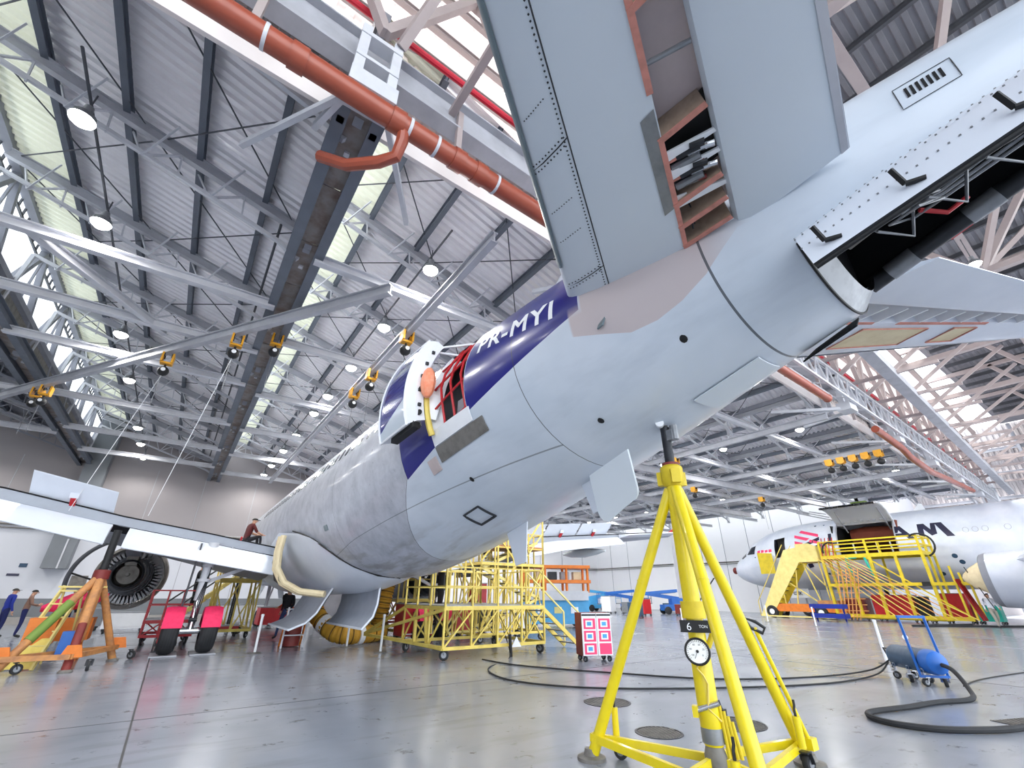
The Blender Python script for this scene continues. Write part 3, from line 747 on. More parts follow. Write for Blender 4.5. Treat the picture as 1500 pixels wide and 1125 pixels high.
outer = [[dsk(DS0+(DS1-DS0)*i/3, a, off+.1) for a in nA] for i in range(4)]; inner = [[dsk(DS0+(DS1-DS0)*i/3, a, off-.06) for a in nA] for i in range(4)]
m, n, b = newmat('door_paint', .2); b.inputs['Coat Weight'].default_value = .5
X = n.xyz(); zd = n.m('SUBTRACT', X[2], DZ)
n.l.new(n.mix(n.m('GREATER_THAN', zd, n.m('ADD', 4.30, n.m('MULTIPLY', n.m('ADD', X[1], 28.58), -.5))), H('c3cdd8'), H('0c1478')), b.inputs['Base Color'])
# the diagonal runs low at the front of the door
pdo = MB().loft(outer, closed_u=False, caps=False).build('plug_door_skin', 'door_paint', AC)
pd.loft(inner, closed_u=False, caps=False)
for e in (0, 3): pd.loft([outer[e], inner[e]], closed_u=False, caps=False)
for e in (0, 12): pd.loft([[r[e] for r in outer], [r[e] for r in inner]], closed_u=False, caps=False)
# inner frame face toward the cabin, with stops
pd.loft([[dsk(DS1, a, off-.06) for a in nA], [dsk(DS1-.1, a, off-.22) for a in nA]], closed_u=False, caps=False)
pd.loft([[dsk(DS1+.005, a, off+.1) for a in nA], [dsk(DS1+.14, a, off+.0) for a in nA], [dsk(DS1+.14, a, off-.14) for a in nA]], closed_u=False, caps=False)
pd.build('plug_door_frame', 'white', pdo)
for k in range(2, 12, 2):
    a = nA[k]; c = dsk(DS1+.15, a, off-.06); MB().box(c, (.05, .05, .05)).build('door_stop', 'dark_metal', pdo, smooth=False)
tr = [dsk(DS0+.006+(DS1-DS0)*k/3, nA[0], off+.105) for k in range(4)] + [dsk(DS1, a, off+.105) for a in nA[1:]] + [dsk(DS1-(DS1-DS0)*k/3, nA[-1], off+.105) for k in range(1, 4)] + [dsk(DS0, a, off+.105) for a in reversed(nA[1:-1])]
MB().path(tr, .022, 5, closed=True).build('plug_door_edge', 'white', pdo)
vs, fs = lettering('TO', .3, cuts=.1)
# girt bar cover and escape-slide box
MB().bar(dsk(DS1, -95, off-.15), fus(S1+.1, math.radians(-95), -.1), .12, .42).build('door_support_arm', 'white', AC, smooth=False)
for a_, b_ in ((dsk(DS1, -62, off-.1), fus(S1+.3, math.radians(-58), -.05)), (dsk(DS1, -58, off-.1), fus(S1+.7, math.radians(-56), -.05))): MB().bar(a_, b_, .032).build('door_stay', 'white', AC, smooth=False)
for k, (s, a) in enumerate(((28.55, -104), (28.57, -93), (28.63, -98), (28.65, -86))): MB().lathe(fus(s+.1, math.radians(a), .26), V((-1, -.7, 0)), [(0, .05), (.01, .05), (.01, 0)], 10).build('lightening_hole', 'black', AC)
pb = MB(); pb.ball(fus(28.82, math.radians(-83), .2), .2, 10, 8, (.6, .7, 1.35)); pb.ball(fus(28.62, math.radians(-84), .28), .07, 8, 6, (1, 1, 1.4))
pb.build('wrapped_bundle', 'orange_plastic', AC, ang=20)
MB().path([dsk(DS1+.12, a, off-.2) for a in range(-113, -92, 4)], .05, 6).build('yellow_bundle', 'yellow_worn', AC)
MB().bar(dsk(DS0+.25, -105, off-.02)+V((0, 0, -.05)), dsk(DS1+.1, -105, off-.02)+V((0, 0, -.05)), .12, .1).build('door_lower_rail', 'black', AC, smooth=False)
patch(28.25, 28.5, -119, -127, .02, 4).build('clear_film', 'sealant', AC)
# ---- tail power unit bay: opened doors and equipment
def apu_door(side):
    H0, H1 = fus(33.84, math.radians(-130)), fus(36.3, math.radians(-108))
    E0, E1 = A(34.0, -1.27, 3.69), A(36.3, -1.12, 4.22)
    rows, rin = [], []
    for i in range(9):
        t = i/8; h = fus(33.84+2.46*t, math.radians(-130+22*t), .004); e = E0.lerp(E1, t); r, ri = [], []
        nn = (e-h).cross(H1-H0).normalized()*side
        if nn.x*side < 0: nn = -nn
        for k in range(9):
            u = k/8; p = h.lerp(e, u)+nn*(.13*math.sin(PI*u)); r.append(p); ri.append(p-nn*.035)
        rows.append(r); rin.append(ri)
    d = MB().loft(rows, closed_u=False, caps=False).build('power_unit_door', 'paint_white' if side < 0 else 'paint_grey', AC)
    k_ = MB(); k_.loft(rin, closed_u=False, caps=False)
    for e in (0, 8): k_.loft([rows[e], rin[e]], closed_u=False, caps=False); k_.loft([[r[e] for r in rows], [r[e] for r in rin]], closed_u=False, caps=False)
    k_.build('door_inner_skin', 'void' if side > 0 else 'dark_metal', d)
    MB().path([r[8] for r in rin], .055 if side > 0 else .02, 8).build('door_edge_roll', 'dark_metal' if side > 0 else 'black', d)
    if side < 0:
        for t in (.06, .28, .52, .8):
            i = int(t*8); e = rows[i][7].lerp(rows[i+1][7], t*8-i); e2 = rows[i][8]; l = MB()
            o_ = V((-.03, 0, 0)); l.bar(e+o_, e+o_+V((-.05, .03, .13)), .03, .02); l.bar(e+o_, e+o_+V((.02, -.1, -.02)), .035, .02)
            l.build('door_latch', 'black', d, smooth=False)
        for u in (2, 4, 6):
            q = MB()
            for i in range(40):
                t = i/40*8; j = int(t); p = rows[j][u].lerp(rows[j+1][u], t-j); q.box(p, (.012, .012, .012))
            o = q.build('rivet_row', 'grey_metal', d, smooth=False); o['kind'] = 'stuff'
    return rows
dr = apu_door(-1)
MB().path([fus(33.9+.2*k, math.radians(thopen(33.9+.2*k, 1)), -.03) for k in range(13)], .085, 12).build('bay_longeron', 'dark_metal', AC)
for k in range(3): MB().tube(fus(34.1+.7*k, math.radians(thopen(34.1+.7*k, 1)), -.03), fus(34.35+.7*k, math.radians(thopen(34.35+.7*k, 1)), -.03), .094, 12).build('longeron_sleeve', 'grey_metal', AC)
eq = MB()
for pts, r in (([A(34.1, -.6, 4.2), A(34.5, -.7, 4.25), A(34.9, -.65, 4.35), A(35.3, -.62, 4.5)], .09), ([A(34.4, .1, 5.05), A(35.2, .1, 5.1), A(36.0, .05, 5.12)], .25)):
    eq.path(pts, r, 10)
eq.build('power_unit', 'worn_grey', AC)
pp = MB()
for k in range(6):
    y = 34.25+.33*k; pp.path([A(y, -.85, 4.2+.06*k), A(y+.1, -.8, 4.0+.07*k), A(y+.25, -.55, 3.98+.07*k), A(y+.35, -.7, 4.2+.07*k)], .012, 6)
for k in range(3): pp.path([A(34.4+.1*k, -.7, 4.12), A(34.75, -.62+.05*k, 4.2), A(35.1+.2*k, -.66, 4.28), A(35.5, -.6, 4.5)], .014, 6)
pp.build('bay_piping', 'grey_metal', AC)
cg = MB()
for z in (0, .08): cg.path([A(34.42, -.72, 4.06+z), A(34.62, -.86, 4.0+z), A(34.74, -.72, 4.06+z), A(34.55, -.6, 4.1+z)], .012, 6, closed=True)
cg.build('bay_bracket', 'grey_metal', AC)
MB().path([A(34.6, -.66, 4.1), A(34.72, -.52, 4.06), A(34.85, -.5, 4.12)], .018, 6).build('red_cable', 'red', AC)
MB().bar(fus(34.62, math.radians(thopen(34.6, 1)), .05), fus(34.8, math.radians(thopen(34.8, 1)), .05), .05, .05).build('red_tab', 'red', AC, smooth=False)
# louvres on the tail cone
outline(34.80, 35.14, -79, -97, 'louvre_outline', w=.007)
for i in range(7): patch(34.855+.034*i, 34.873+.034*i, -83, -91, .005, 3).build('louvre', 'void', AC)
# ---- fin: dorsal fillet and vertical tail
f = MB(); secs = []
for z, le, te, t in ((5.85, 27.6, 33.9, .10), (6.25, 29.3, 34.0, .30), (7.2, 30.3, 34.25, .27), (9.5, 32.2, 35.0, .2), (11.76, 34.1, 36.0, .12)):
    c = te-le; r = []
    for u, w_ in ((0, 0), (.03, .45), (.12, .8), (.35, 1), (.65, .7), (1, .03)): r.append(A(le+c*u, -t*w_, z))
    for u, w_ in ((.65, .7), (.35, 1), (.12, .8), (.03, .45)): r.append(A(le+c*u, t*w_, z))
    secs.append(r)
f.loft(secs).build('fin', 'paint_white', AC)
# ---- tailplane
HZ0, HK = 4.75, .105
def hz(L): return HZ0+HK*(abs(L)-.9)
def hLE(L): return 31.39+.745*(abs(L)-1.23)
def hBF(L): return 32.45+.5*abs(L)
def hBR(L): return 33.05+.41*abs(L)
def hTE(L): return 34.16+.277*abs(L)
def hth(L): return .17-.018*abs(L)
def tailplane(side):
    nm = {-1: 'paint_grey', 1: 'paint_white'}[side]
    Ls = [.5, 1.2, 1.9, 2.6, 3.4, 4.4, 5.4, 5.9]; secs = []; noses = []
    for L in Ls:
        le, bf = hLE(L), hBF(L); c = bf-le; t = hth(L); up, lo = [], []
        for u, k in ((0, 0), (.015, .28), (.05, .5), (.13, .75), (.3, .95), (.6, 1), (1, .92)):
            up.append(A(le+c*u, side*L, hz(L)+t*k)); lo.append(A(le+c*u, side*L, hz(L)-t*k))
        secs.append(lo[::-1]+up[1:]); noses.append(lo[:4][::-1]+up[1:4])
    o = MB().loft(secs).build('tailplane', nm, AC, ang=50)
    q = MB().loft([[p+ (p-A(0, 0, 0))*0 + V((0, .004, 0)) for p in r] for r in [[*(lo)] for lo in noses[1:]]], closed_u=False, caps=False)
    MB().loft([[A(hLE(L)-.006+.06*abs(math.sin(a))*0+ (1-math.cos(a))*.0 + .075*(1-math.cos(a)), side*L, hz(L)+hth(L)*.66*math.sin(a)*1.03) for a in [(-PI/2+PI*k/8) for k in range(9)]] for L in Ls[2:]], closed_u=False, caps=False).build('leading_edge_tone', 'paint_grey_dark' if side < 0 else 'white', o)  # port band dark: shade of the curved leading edge put into colour
    # top skin over the open bay
    q = MB()
    q.loft([[A(hBF(L)-.02, side*L, hz(L)+hth(L)*.9), A(hBR(L)+.02, side*L, hz(L)+hth(L)*.75)] for L in Ls[1:]], closed_u=False, caps=False)
    q.build('bay_top_skin', 'sealant', o, smooth=False)
    if side < 0: MB().prism([A(hBF(1.66)+.0, -1.66, hz(1.66)+.06), A(hBR(1.66), -1.66, hz(1.66)+.06), A(hBR(2.24), -2.24, hz(2.24)+.05), A(hBF(2.24), -2.24, hz(2.24)+.05)], (0, 0, .01)).build('bay_dark_backing', 'black', o, smooth=False)  # black backing added; paints in the darkness of the bay behind the actuators
    # elevator
    secs = []
    for L in ([1.0] if side < 0 else [1.15]) + [1.8, 2.6, 3.6, 4.8, 6.1]:
        br, te = hBR(L), hTE(L); t = hth(L)*.85; c = te-br; r = []; dr_ = -.03 if side < 0 else -.10
        for u, k in ((0, .45), (.04, .9), (.15, 1), (1, .06)): r.append(A(br+c*u, side*L, hz(L)+t*k+dr_*u))
        for u, k in ((1, .06), (.15, 1), (.04, .9), (0, .45)): r.append(A(br+c*u, side*L, hz(L)-t*k+dr_*u))
        secs.append(r)
    el = MB().loft(secs).build('elevator', nm, AC, ang=30)
    if side < 0:
        q = MB(); q.loft([[A(hTE(L)-.06, -L, hz(L)-.03-.022), A(hTE(L)+.004, -L, hz(L)-.036)] for L in (1.0, 2.6, 4.8)], closed_u=False, caps=False); q.build('trailing_edge_strip', 'steel_light', el, smooth=False)
    # ribs across the bay
    Lr = [1.03, 1.2, 1.42, 1.66, 2.26, 3.1] if side < 0 else [1.3+.32*i for i in range(13)]
    for k, L in enumerate(Lr):
        p = [A(hBF(L)-.03, side*L, hz(L)-hth(L)*.95), A(hBR(L)-.02, side*L*.985, hz(L)-hth(L)*.9), A(hBR(L)-.05, side*L*.985, hz(L)+hth(L)*.7), A(hBF(L)-.03, side*L, hz(L)+hth(L)*.85)]
        q = MB().prism(p, (side*.02, 0, 0)); 
        r_ = q.build('bay_rib', 'rib_brown' if side < 0 else 'white', o, smooth=False)
        if side < 0:
            MB().bar(p[0]+V((0, 0, -.004)), p[1]+V((0, 0, -.004)), .05, .012).build('rib_flange', 'salmon', r_, smooth=False)
    q = MB(); q.bar(A(hBF(1.0)-.01, side*1.0, hz(1)-hth(1)*.95), A(hBF(2.25)-.01, side*2.25, hz(2.25)-hth(2.25)*.95), .045, .012); q.bar(A(hBF(2.6)-.01, side*2.6, hz(2.6)-hth(2.6)*.95), A(hBF(4)-.01, side*4, hz(4)-hth(4)*.95), .05, .012)
    q.build('spar_flange', 'salmon', o, smooth=False)
    if side < 0:
        # perforated metal strip beside the bay
        q = MB().loft([[A(hBF(L)-.14, -L, hz(L)-hth(L)*.985-.002), A(hBF(L)-.01, -L, hz(L)-hth(L)*.93-.004)] for L in (1.65, 2.0, 2.5)], closed_u=False, caps=False); q.build('spar_doubler', 'grey_metal', o, smooth=False)
        for k, L in enumerate((1.95, 1.78)):
            for j, (du, dl, r, ln) in enumerate(((.08, 0, .036, .3), (.17, .07, .03, .22), (.25, .03, .03, .16), (.04, .1, .018, .3), (.3, .08, .034, .08), (.12, -.04, .016, .2), (.2, -.05, .022, .1), (.33, .0, .028, .1))):
                c = A(hBF(L)+du, -L-dl, hz(L)-.075); MB().tube(c+V((0, .05, 0)), c+V((.06, -ln*.6, -.01)), r, 8).build('elevator_actuator', ['grey_metal', 'dark_metal', 'chrome', 'salmon', 'dark_metal', 'chrome', 'red_dark', 'chrome'][j], o)
            MB().prism([A(hBF(L)-.02, -L-.12, hz(L)-.1), A(hBF(L)+.06, -L-.2, hz(L)-.1), A(hBR(L)+.03, -L-.05, hz(L)-.08), A(hBR(L)+.03, -L-.01, hz(L)-.08)], (0, 0, .02)).build('hinge_arm', 'white', o, smooth=False)
        MB().prism([A(hBF(1.58)-.02, -1.6, hz(1.6)-.1), A(hBF(1.6)+.06, -1.72, hz(1.6)-.1), A(hBR(1.6), -1.5, hz(1.6)-.08), A(hBR(1.6), -1.46, hz(1.6)-.08)], (0, 0, .02)).build('hinge_arm', 'white', o, smooth=False)
        MB().prism([A(hBF(1.1)-.02, -1.12, hz(1.1)-.1), A(hBF(1.1)+.06, -1.2, hz(1.1)-.1), A(hBR(1.1), -1.1, hz(1.1)-.08), A(hBR(1.1), -1.07, hz(1.1)-.08)], (0, 0, .02)).build('hinge_arm', 'white', o, smooth=False)
        for L in (1.27, 1.31, 1.36): MB().tube(A(hBF(L)+.12+.06*(L-1.3)*10, -L, hz(L)-.08), A(hBF(L)+.16, -L-.1, hz(L)+.05), .008, 5).build('control_rod', 'dark_metal', o)
        MB().tube(A(hBF(2.75)+.02, -2.75, hz(2.75)-.06), A(hBR(2.65)-.02, -2.62, hz(2.7)-.05), .02, 8).build('control_rod', 'grey_metal', o)
        # panel joints and screws on the lower skin
        def low(L, u):
            le, bf = hLE(L), hBF(L); k = lin(u, [(0, 0), (.05, .5), (.13, .75), (.3, .95), (.6, 1), (1, .92)]); return A(le+(bf-le)*u, -L, hz(L)-hth(L)*k-.003)
        q = MB(); q.path([low(L, .40) for L in (1.15, 2, 3, 4.2)], .006, 4); q.path([low(1.62, u) for u in (.04, .15, .3, .4)], .006, 4); q.path([low(2.86, u) for u in (.04, .15, .3, .4)], .006, 4)
        q.build('panel_joint', 'seam', o)
        q = MB()
        for i in range(90):
            L = 1.2+.033*i; q.box(low(L, .37), (.012, .012, .006))
        for L0 in (1.62, 2.86):
            for d_ in (-.03, .03):
                for i in range(10): q.box(low(L0+d_, .06+.033*i), (.012, .012, .006))
        for L0 in (2.15, 2.45, 3.2):
            for i in range(9): q.box(low(L0, .1+.025*i), (.009, .009, .005))
        x_ = q.build('screw_row', 'seam', o, smooth=False); x_['kind'] = 'stuff'
        # pivot fairing lobe at the root
        lobe = MB(); rr = []
        for u, r in ((0, .05), (.08, .14), (.35, .19), (.7, .15), (.93, .11), (1, .02)):
            c = A(32.0+1.12*u, -1.10+.12*u, 4.66-.02*u); rr.append([c+V((r*.75*math.cos(t), 0, r*math.sin(t))) for t in [2*PI*k/10 for k in range(10)]])
        lobe.loft(rr); lobe.build('pivot_fairing', 'sealant', AC, ang=70)
        q = MB().path([A(32.05+1.0*u, -1.22+.1*u, 4.60-.01*u) for u in (0, .3, .6, 1)], .025, 6); q.build('rubber_seal', 'paint_grey_dark', AC)
        MB().bar(A(31.98, -1.2, 4.62), A(31.95, -1.36, 4.18), .1, .02).build('seal_slot', 'paint_grey_dark', AC, smooth=False)
    else:
        for La, Lb in ((2.3, 3.25), (3.65, 4.0)):
            q = MB(); p = [A(hBF(L)-a*(hBF(L)-hLE(L)), L, hz(L)-hth(L)*1.02) for L, a in ((La, .12), (Lb, .12), (Lb+.25, .62), (La+.25, .62))]
            q.prism(p, (0, 0, .012)); q.build('bare_core_panel', 'cream', o, smooth=False)
            q = MB().path([x+V((0, 0, -.006)) for x in p], .012, 4, closed=True); q.build('panel_edge', 'salmon', o)
tailplane(-1); tailplane(1)
# open doors ahead of the far tailplane root
MB().prism([A(33.2, .45, 3.75), A(33.75, .5, 3.95), A(33.7, .95, 4.25), A(33.2, 1.0, 4.1)], (.0, .0, .02)).build('tail_bay_edge', 'void', AC, smooth=False)
# ---- wings of the airliner
ZU = [(1.95, 2.80), (4.2, 3.15), (6.1, 3.42), (8.7, 3.85), (13, 4.2), (16.9, 4.55)]
def wzu(L): return lin(L, ZU)
def wsF(L): return lin(L, [(1.95, 17.6), (6.2, 17.5), (16.9, 19.7)])
def wLE(L): return 11.5+.51*(L-1.95)
def wth(L): return lin(L, [(1.95, .85), (6.2, .55), (16.9, .16)])
def airwing(side):
    W_ = lambda s, L, z: A(s, side*L, z)
    secs = []
    for L in (1.7, 3.0, 4.5, 6.2, 8.5, 11, 14, 16.9):
        le, te, t, zu = wLE(L), wsF(L), wth(L), wzu(L); c = te-le; r = []
        top = [(0, -.5), (.02, -.28), (.08, -.08), (.25, .08), (.5, .1), (.8, .05), (1, 0)]
        for u, k in top: r.append(W_(le+c*u, L, zu+t*k-.12*(1-u)))
        for u, k in ((1, -.26/t if t > .4 else -.6), (.8, -.62), (.5, -.9), (.25, -.95), (.08, -.8), (.02, -.66)): r.append(W_(le+c*u, L, zu+t*k-.12*(1-u)))
        secs.append(r)
    wg = MB().loft(secs).build('wing', 'wing_grey', AC, ang=40)
    # wing tip fence, red
    MB().prism([W_(18.9, 16.95, 4.4), W_(20.6, 17.0, 4.5), W_(20.9, 17.1, 5.1), W_(20.5, 17.1, 5.2)], (side*.05, 0, 0)).build('wingtip_fence', 'red', wg, smooth=False)
    # flaps hanging behind a dark slot
    for La, Lb in ((2.05, 5.95), (6.35, 13.2)):
        rows = []
        for L in (La, (La+Lb)/2, Lb):
            s0, z0 = wsF(L), wzu(L); k = 1.0 if Lb < 7 else lin(L, [(6.35, 1.0), (13.2, .62)]); r = []
            for u, v in ((.05, -.36), (.0, -.30), (.08, -.27), (.30, -.40), (.55, -.62), (.72, -.84), (.70, -.86), (.5, -.72), (.25, -.55)): r.append(W_(s0+u*k, L, z0+v*k+(.04 if k < 1 else 0)))
            rows.append(r)
        MB().loft(rows).build('flap', 'paint_white', wg, ang=50)
    # outboard aileron
    rows = []
    for L in (13.3, 16.5):
        s0, z0 = wsF(L), wzu(L); rows.append([W_(s0+.02, L, z0+.0), W_(s0+.75, L, z0-.08), W_(s0+.75, L, z0-.1), W_(s0+.02, L, z0-.18)])
    MB().loft(rows).build('aileron', 'paint_white', wg, smooth=False)
    # dark slot and trailing ledge
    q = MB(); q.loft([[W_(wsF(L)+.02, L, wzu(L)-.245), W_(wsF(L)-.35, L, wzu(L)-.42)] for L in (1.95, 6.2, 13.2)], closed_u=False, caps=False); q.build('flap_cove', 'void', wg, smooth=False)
    q = MB().path([W_(wsF(L)+.0, L, wzu(L)+.012) for L in (2.0, 4.2, 6.2, 8.7, 13, 16)], .022, 5); q.build('trailing_lip', 'void', wg)
    # raised spoilers
    for k, (La, Lb) in enumerate(([(6.45, 8.25)] if side < 0 else [(7.3, 9.0), (9.1, 10.8), (10.9, 12.6)])):
        q = MB(); hh = .02 if side < 0 else .04; up = .52 if side < 0 else .5
        pts = [W_(wsF(La)-.05, La, wzu(La)+hh), W_(wsF(Lb)-.05, Lb, wzu(Lb)+hh), W_(wsF(Lb)+.42, Lb, wzu(Lb)+up), W_(wsF(La)+.42, La, wzu(La)+up)]
        q.prism(pts, (0, -.02, .035)); sp_ = q.build('raised_spoiler', 'paint_white', wg, smooth=False)
        Lm = (La+Lb)/2; MB().bar(W_(wsF(Lm)-.02, Lm, wzu(Lm)-.02), W_(wsF(Lm)+.16, Lm, wzu(Lm)+.16), .12, .07).build('spoiler_jack', 'red', sp_, smooth=False)
        MB().bar(W_(wsF(Lm)+.16, Lm, wzu(Lm)+.14), W_(wsF(Lm)+.2, Lm, wzu(Lm)+.28), .2, .03).build('spoiler_bracket', 'paint_white', sp_, smooth=False)
    # flap track fairing
    for L in (9.0,) if side < 0 else (6.6, 12.0):
        rr = []
        for u, r in ((0, .05), (.2, .2), (.5, .26), (.8, .16), (1, .04)): rr.append([W_(16.2+3.0*u, L, wzu(L)-.75)+V((r*math.cos(t), 0, r*math.sin(t)*.9)) for t in [2*PI*k/10 for k in range(10)]])
        MB().loft(rr).build('flap_track_fairing', 'paint_grey', wg, ang=70)
    return wg
wp_, ws_ = airwing(-1), airwing(1)
MB().bar(A(17.65, -3.1, 2.98), A(17.7, -3.1, 3.08), .05, .05).build('red_flag', 'red', wp_, smooth=False)
# wing-body fairing with its open cut-out and cream seals
secs = []
for s, zt_, zb_, hw, off in ((9.5, 2.3, 1.82, 1.9, 0), (11, 2.9, 1.5, 2.12, 0), (14, 2.75, 1.42, 2.2, 0), (18.0, 3.25, 1.42, 2.2, 0), (20.3, 3.02, 1.45, 2.12, 0), (21.3, 2.82, 1.50, 2.08, 0), (22.2, 2.5, 1.60, 2.0, 0), (22.9, 2.1, 1.70, 1.85, 0), (23.6, 1.84, 1.79, 1.1, 0)):
    r = []
    a0 = math.acos(max(-1, min(1, (zt_-3.87)/2.07)))
    for k in range(17):
        u = -1+2*k/16; th = PI+u*(PI-a0); c = A(s, 0, 0); x = hw*math.sin(th-PI)*1.0; zz = 3.87+2.07*math.cos(th)
        zz = max(zz, zb_) if False else zb_+(zz-1.80)*(zt_-zb_)/(zt_-1.80+1e-6)
        e = abs(u)**4; r.append(A(s, -x, zz))
    secs.append(r)
bf_ = MB().loft(secs, closed_u=False, caps=False).build('belly_fairing', 'paint_white', AC, ang=60)
MB().path([A(s, L, z) for s, L, z in ((19.2, -1.9, 3.2), (20.3, -1.83, 3.02), (21.3, -1.72, 2.8), (22.1, -1.55, 2.52), (22.55, -1.25, 2.25), (22.9, -.95, 2.05), (23.4, -.5, 1.85), (23.6, 0, 1.8))], .02, 6).build('fairing_seal', 'black', AC)
for d, r in ((0, .09), (.42, .085)):
    MB().path([A(19.3+d, -2.2, 3.0), A(19.3+d, -2.22, 2.55), A(19.35+d, -2.18, 2.1), A(19.5+d, -1.95, 1.72), A(19.8+d, -1.55, 1.5), A(20.3+d, -1.0, 1.43)], r, 8).build('bare_fairing_rib', 'cream', bf_)
q = MB(); q.loft([[A(18.6, -2.16, 2.95), A(18.6, -2.19, 2.3), A(18.7, -2.05, 1.8), A(19.0, -1.6, 1.47)], [A(19.5, -2.17, 2.95), A(19.5, -2.2, 2.3), A(19.6, -2.06, 1.78), A(19.9, -1.6, 1.46)]], closed_u=False, caps=False); q.build('fairing_cutout', 'dark_metal', bf_, ang=70)
MB().box(A(18.9, -2.22, 2.82), (.03, .12, .22)).build('red_placard', 'red', bf_, smooth=False)
# hanging belly gear doors
def gear_door(s0, s1, pts, m, name='belly_gear_door'):
    q = MB(); ra = [A(s0, L, z) for L, z in pts]; rb = [A(s1, L, z) for L, z in pts]
    q.loft([ra, rb], closed_u=False, caps=False); q.loft([[p+V((.05, 0, 0)) for p in ra], [p+V((.05, 0, 0)) for p in rb]], closed_u=False, caps=False)
    d = q.build(name, m, AC, ang=60); e = MB(); e.path(ra, .03, 5); e.path([ra[-1], rb[-1]], .03, 5); e.build('door_edge', 'paint_white', d); return d
gear_door(20.2, 17.0, [(-.65, 1.62), (-.85, 1.25), (-1.0, .95), (-1.25, .7), (-1.65, .55)], 'wing_grey')
gear_door(22.0, 18.6, [(.1, 1.6), (.08, 1.2), (.0, .9), (-.25, .62)], 'wing_grey')
# ---- main and nose gear
def wheel(c, ax, r, w, parent, name='tyre', cover=True):
    q = MB(); q.lathe(V(c)-V(ax)*w/2, ax, [(0, r*.5), (0, r*.84), (w*.12, r*.95), (w*.3, r), (w*.7, r), (w*.88, r*.95), (w, r*.84), (w, r*.5)], 28)
    t = q.build(name, 'rubber', parent, ang=30)
    g = MB()
    for k in (-.22, -.07, .08, .22): g.lathe(V(c)+V(ax)*(k*w-.006), ax, [(0, r+.003), (.012, r+.003)], 28)
    g.build('tread_groove', 'black', t)
    MB().lathe(V(c)-V(ax)*w*.42, ax, [(0, .05), (0, r*.48), (w*.84, r*.48), (w*.84, .05)], 20).build('wheel_hub', 'grey_metal', t)
    if cover:
        g = MB(); a0, a1 = math.radians(8), math.radians(172); rows = []
        for k in range(15):
            a = a0+(a1-a0)*k/14; e = V((0, -math.cos(a), math.sin(a)))
            rows.append([V(c)+V((x*w, 0, 0))+e*rr for x, rr in ((-.56, r*.62), (-.56, r*1.0), (-.3, r*1.05), (.3, r*1.05), (.56, r*1.0), (.56, r*.62))])
        g.loft(rows, closed_u=False, caps=False).build('wheel_cover', 'pink_cover', t, ang=50)
    return t
def main_gear(side):
    L = side*3.795; s = 17.7
    for d in (-.46, .46): wheel(A(s, L+d, .585-DZ+.03), (1, 0, 0), .585, .42, AC, 'main_tyre')
    q = MB(); q.tube(A(s, L-.42, .6-DZ), A(s, L+.42, .6-DZ), .085, 12); q.tube(A(s, L, .62-DZ), A(s, L, 1.3), .085, 12); q.build('gear_axle', 'chrome', AC)
    q = MB(); q.tube(A(s, L, 1.25), A(s, L, 2.2), .12, 14); q.tube(A(s, L, 2.15), A(s-.02, L, 2.85), .16, 14, .14); q.tube(A(s, L, 1.75), A(s, L, 1.83), .18, 14); q.build('gear_leg', 'steel_white', AC)
    q = MB(); q.bar(A(s-.1, L, 1.0), A(s-.35, L, .75), .12, .05); q.bar(A(s-.35, L, .75), A(s-.1, L, .62), .1, .05); q.tube(A(s+.15, L-.1, .75), A(s+.15, L+.1, .75), .05, 8)
    for k in range(4): q.path([A(s+.12, L+.07, .62), A(s+.17, L+.1-.05*k, 1.2), A(s+.1, L+.1, 2.0), A(s, L+.1, 2.6)], .012, 5)
    q.build('torque_link', 'dark_metal', AC)
    q = MB(); q.bar(A(s, L-side*.1, 1.75), A(s-.1, L-side*1.75, 2.5), .14, .1); q.bar(A(s-.05, L-side*1.0, 2.15), A(s-.05, L-side*.5, 2.75), .06); q.build('side_stay', 'steel_light', AC, smooth=False)
    q = MB(); q.prism([A(s-.25, L+side*.3, 2.8), A(s+.3, L+side*.3, 2.8), A(s+.3, L+side*.32, 1.5), A(s+.15, L+side*.33, 1.1), A(s-.2, L+side*.33, 1.1)], (side*.04, 0, 0)); q.build('gear_leg_door', 'steel_dark', AC, smooth=False)
main_gear(-1); main_gear(1)
for d in (-.33, .33): wheel(A(5.07, d, .38-DZ), (1, 0, 0), .38, .22, AC, 'nose_tyre', False)
q = MB(); q.tube(A(5.07, -.3, .38-DZ), A(5.07, .3, .38-DZ), .05, 8); q.tube(A(5.07, 0, .3), A(4.9, 0, 1.9), .09, 12); q.bar(A(5.05, 0, .9), A(6.2, 0, 1.85), .07); q.build('nose_gear_leg', 'steel_white', AC)
for dx in (-.45, .45): MB().prism([A(4.4, dx, 1.85), A(6.1, dx, 1.85), A(6.0, dx*1.4, 1.2), A(4.5, dx*1.4, 1.2)], (.03, 0, 0)).build('nose_gear_door', 'paint_grey', AC, smooth=False)
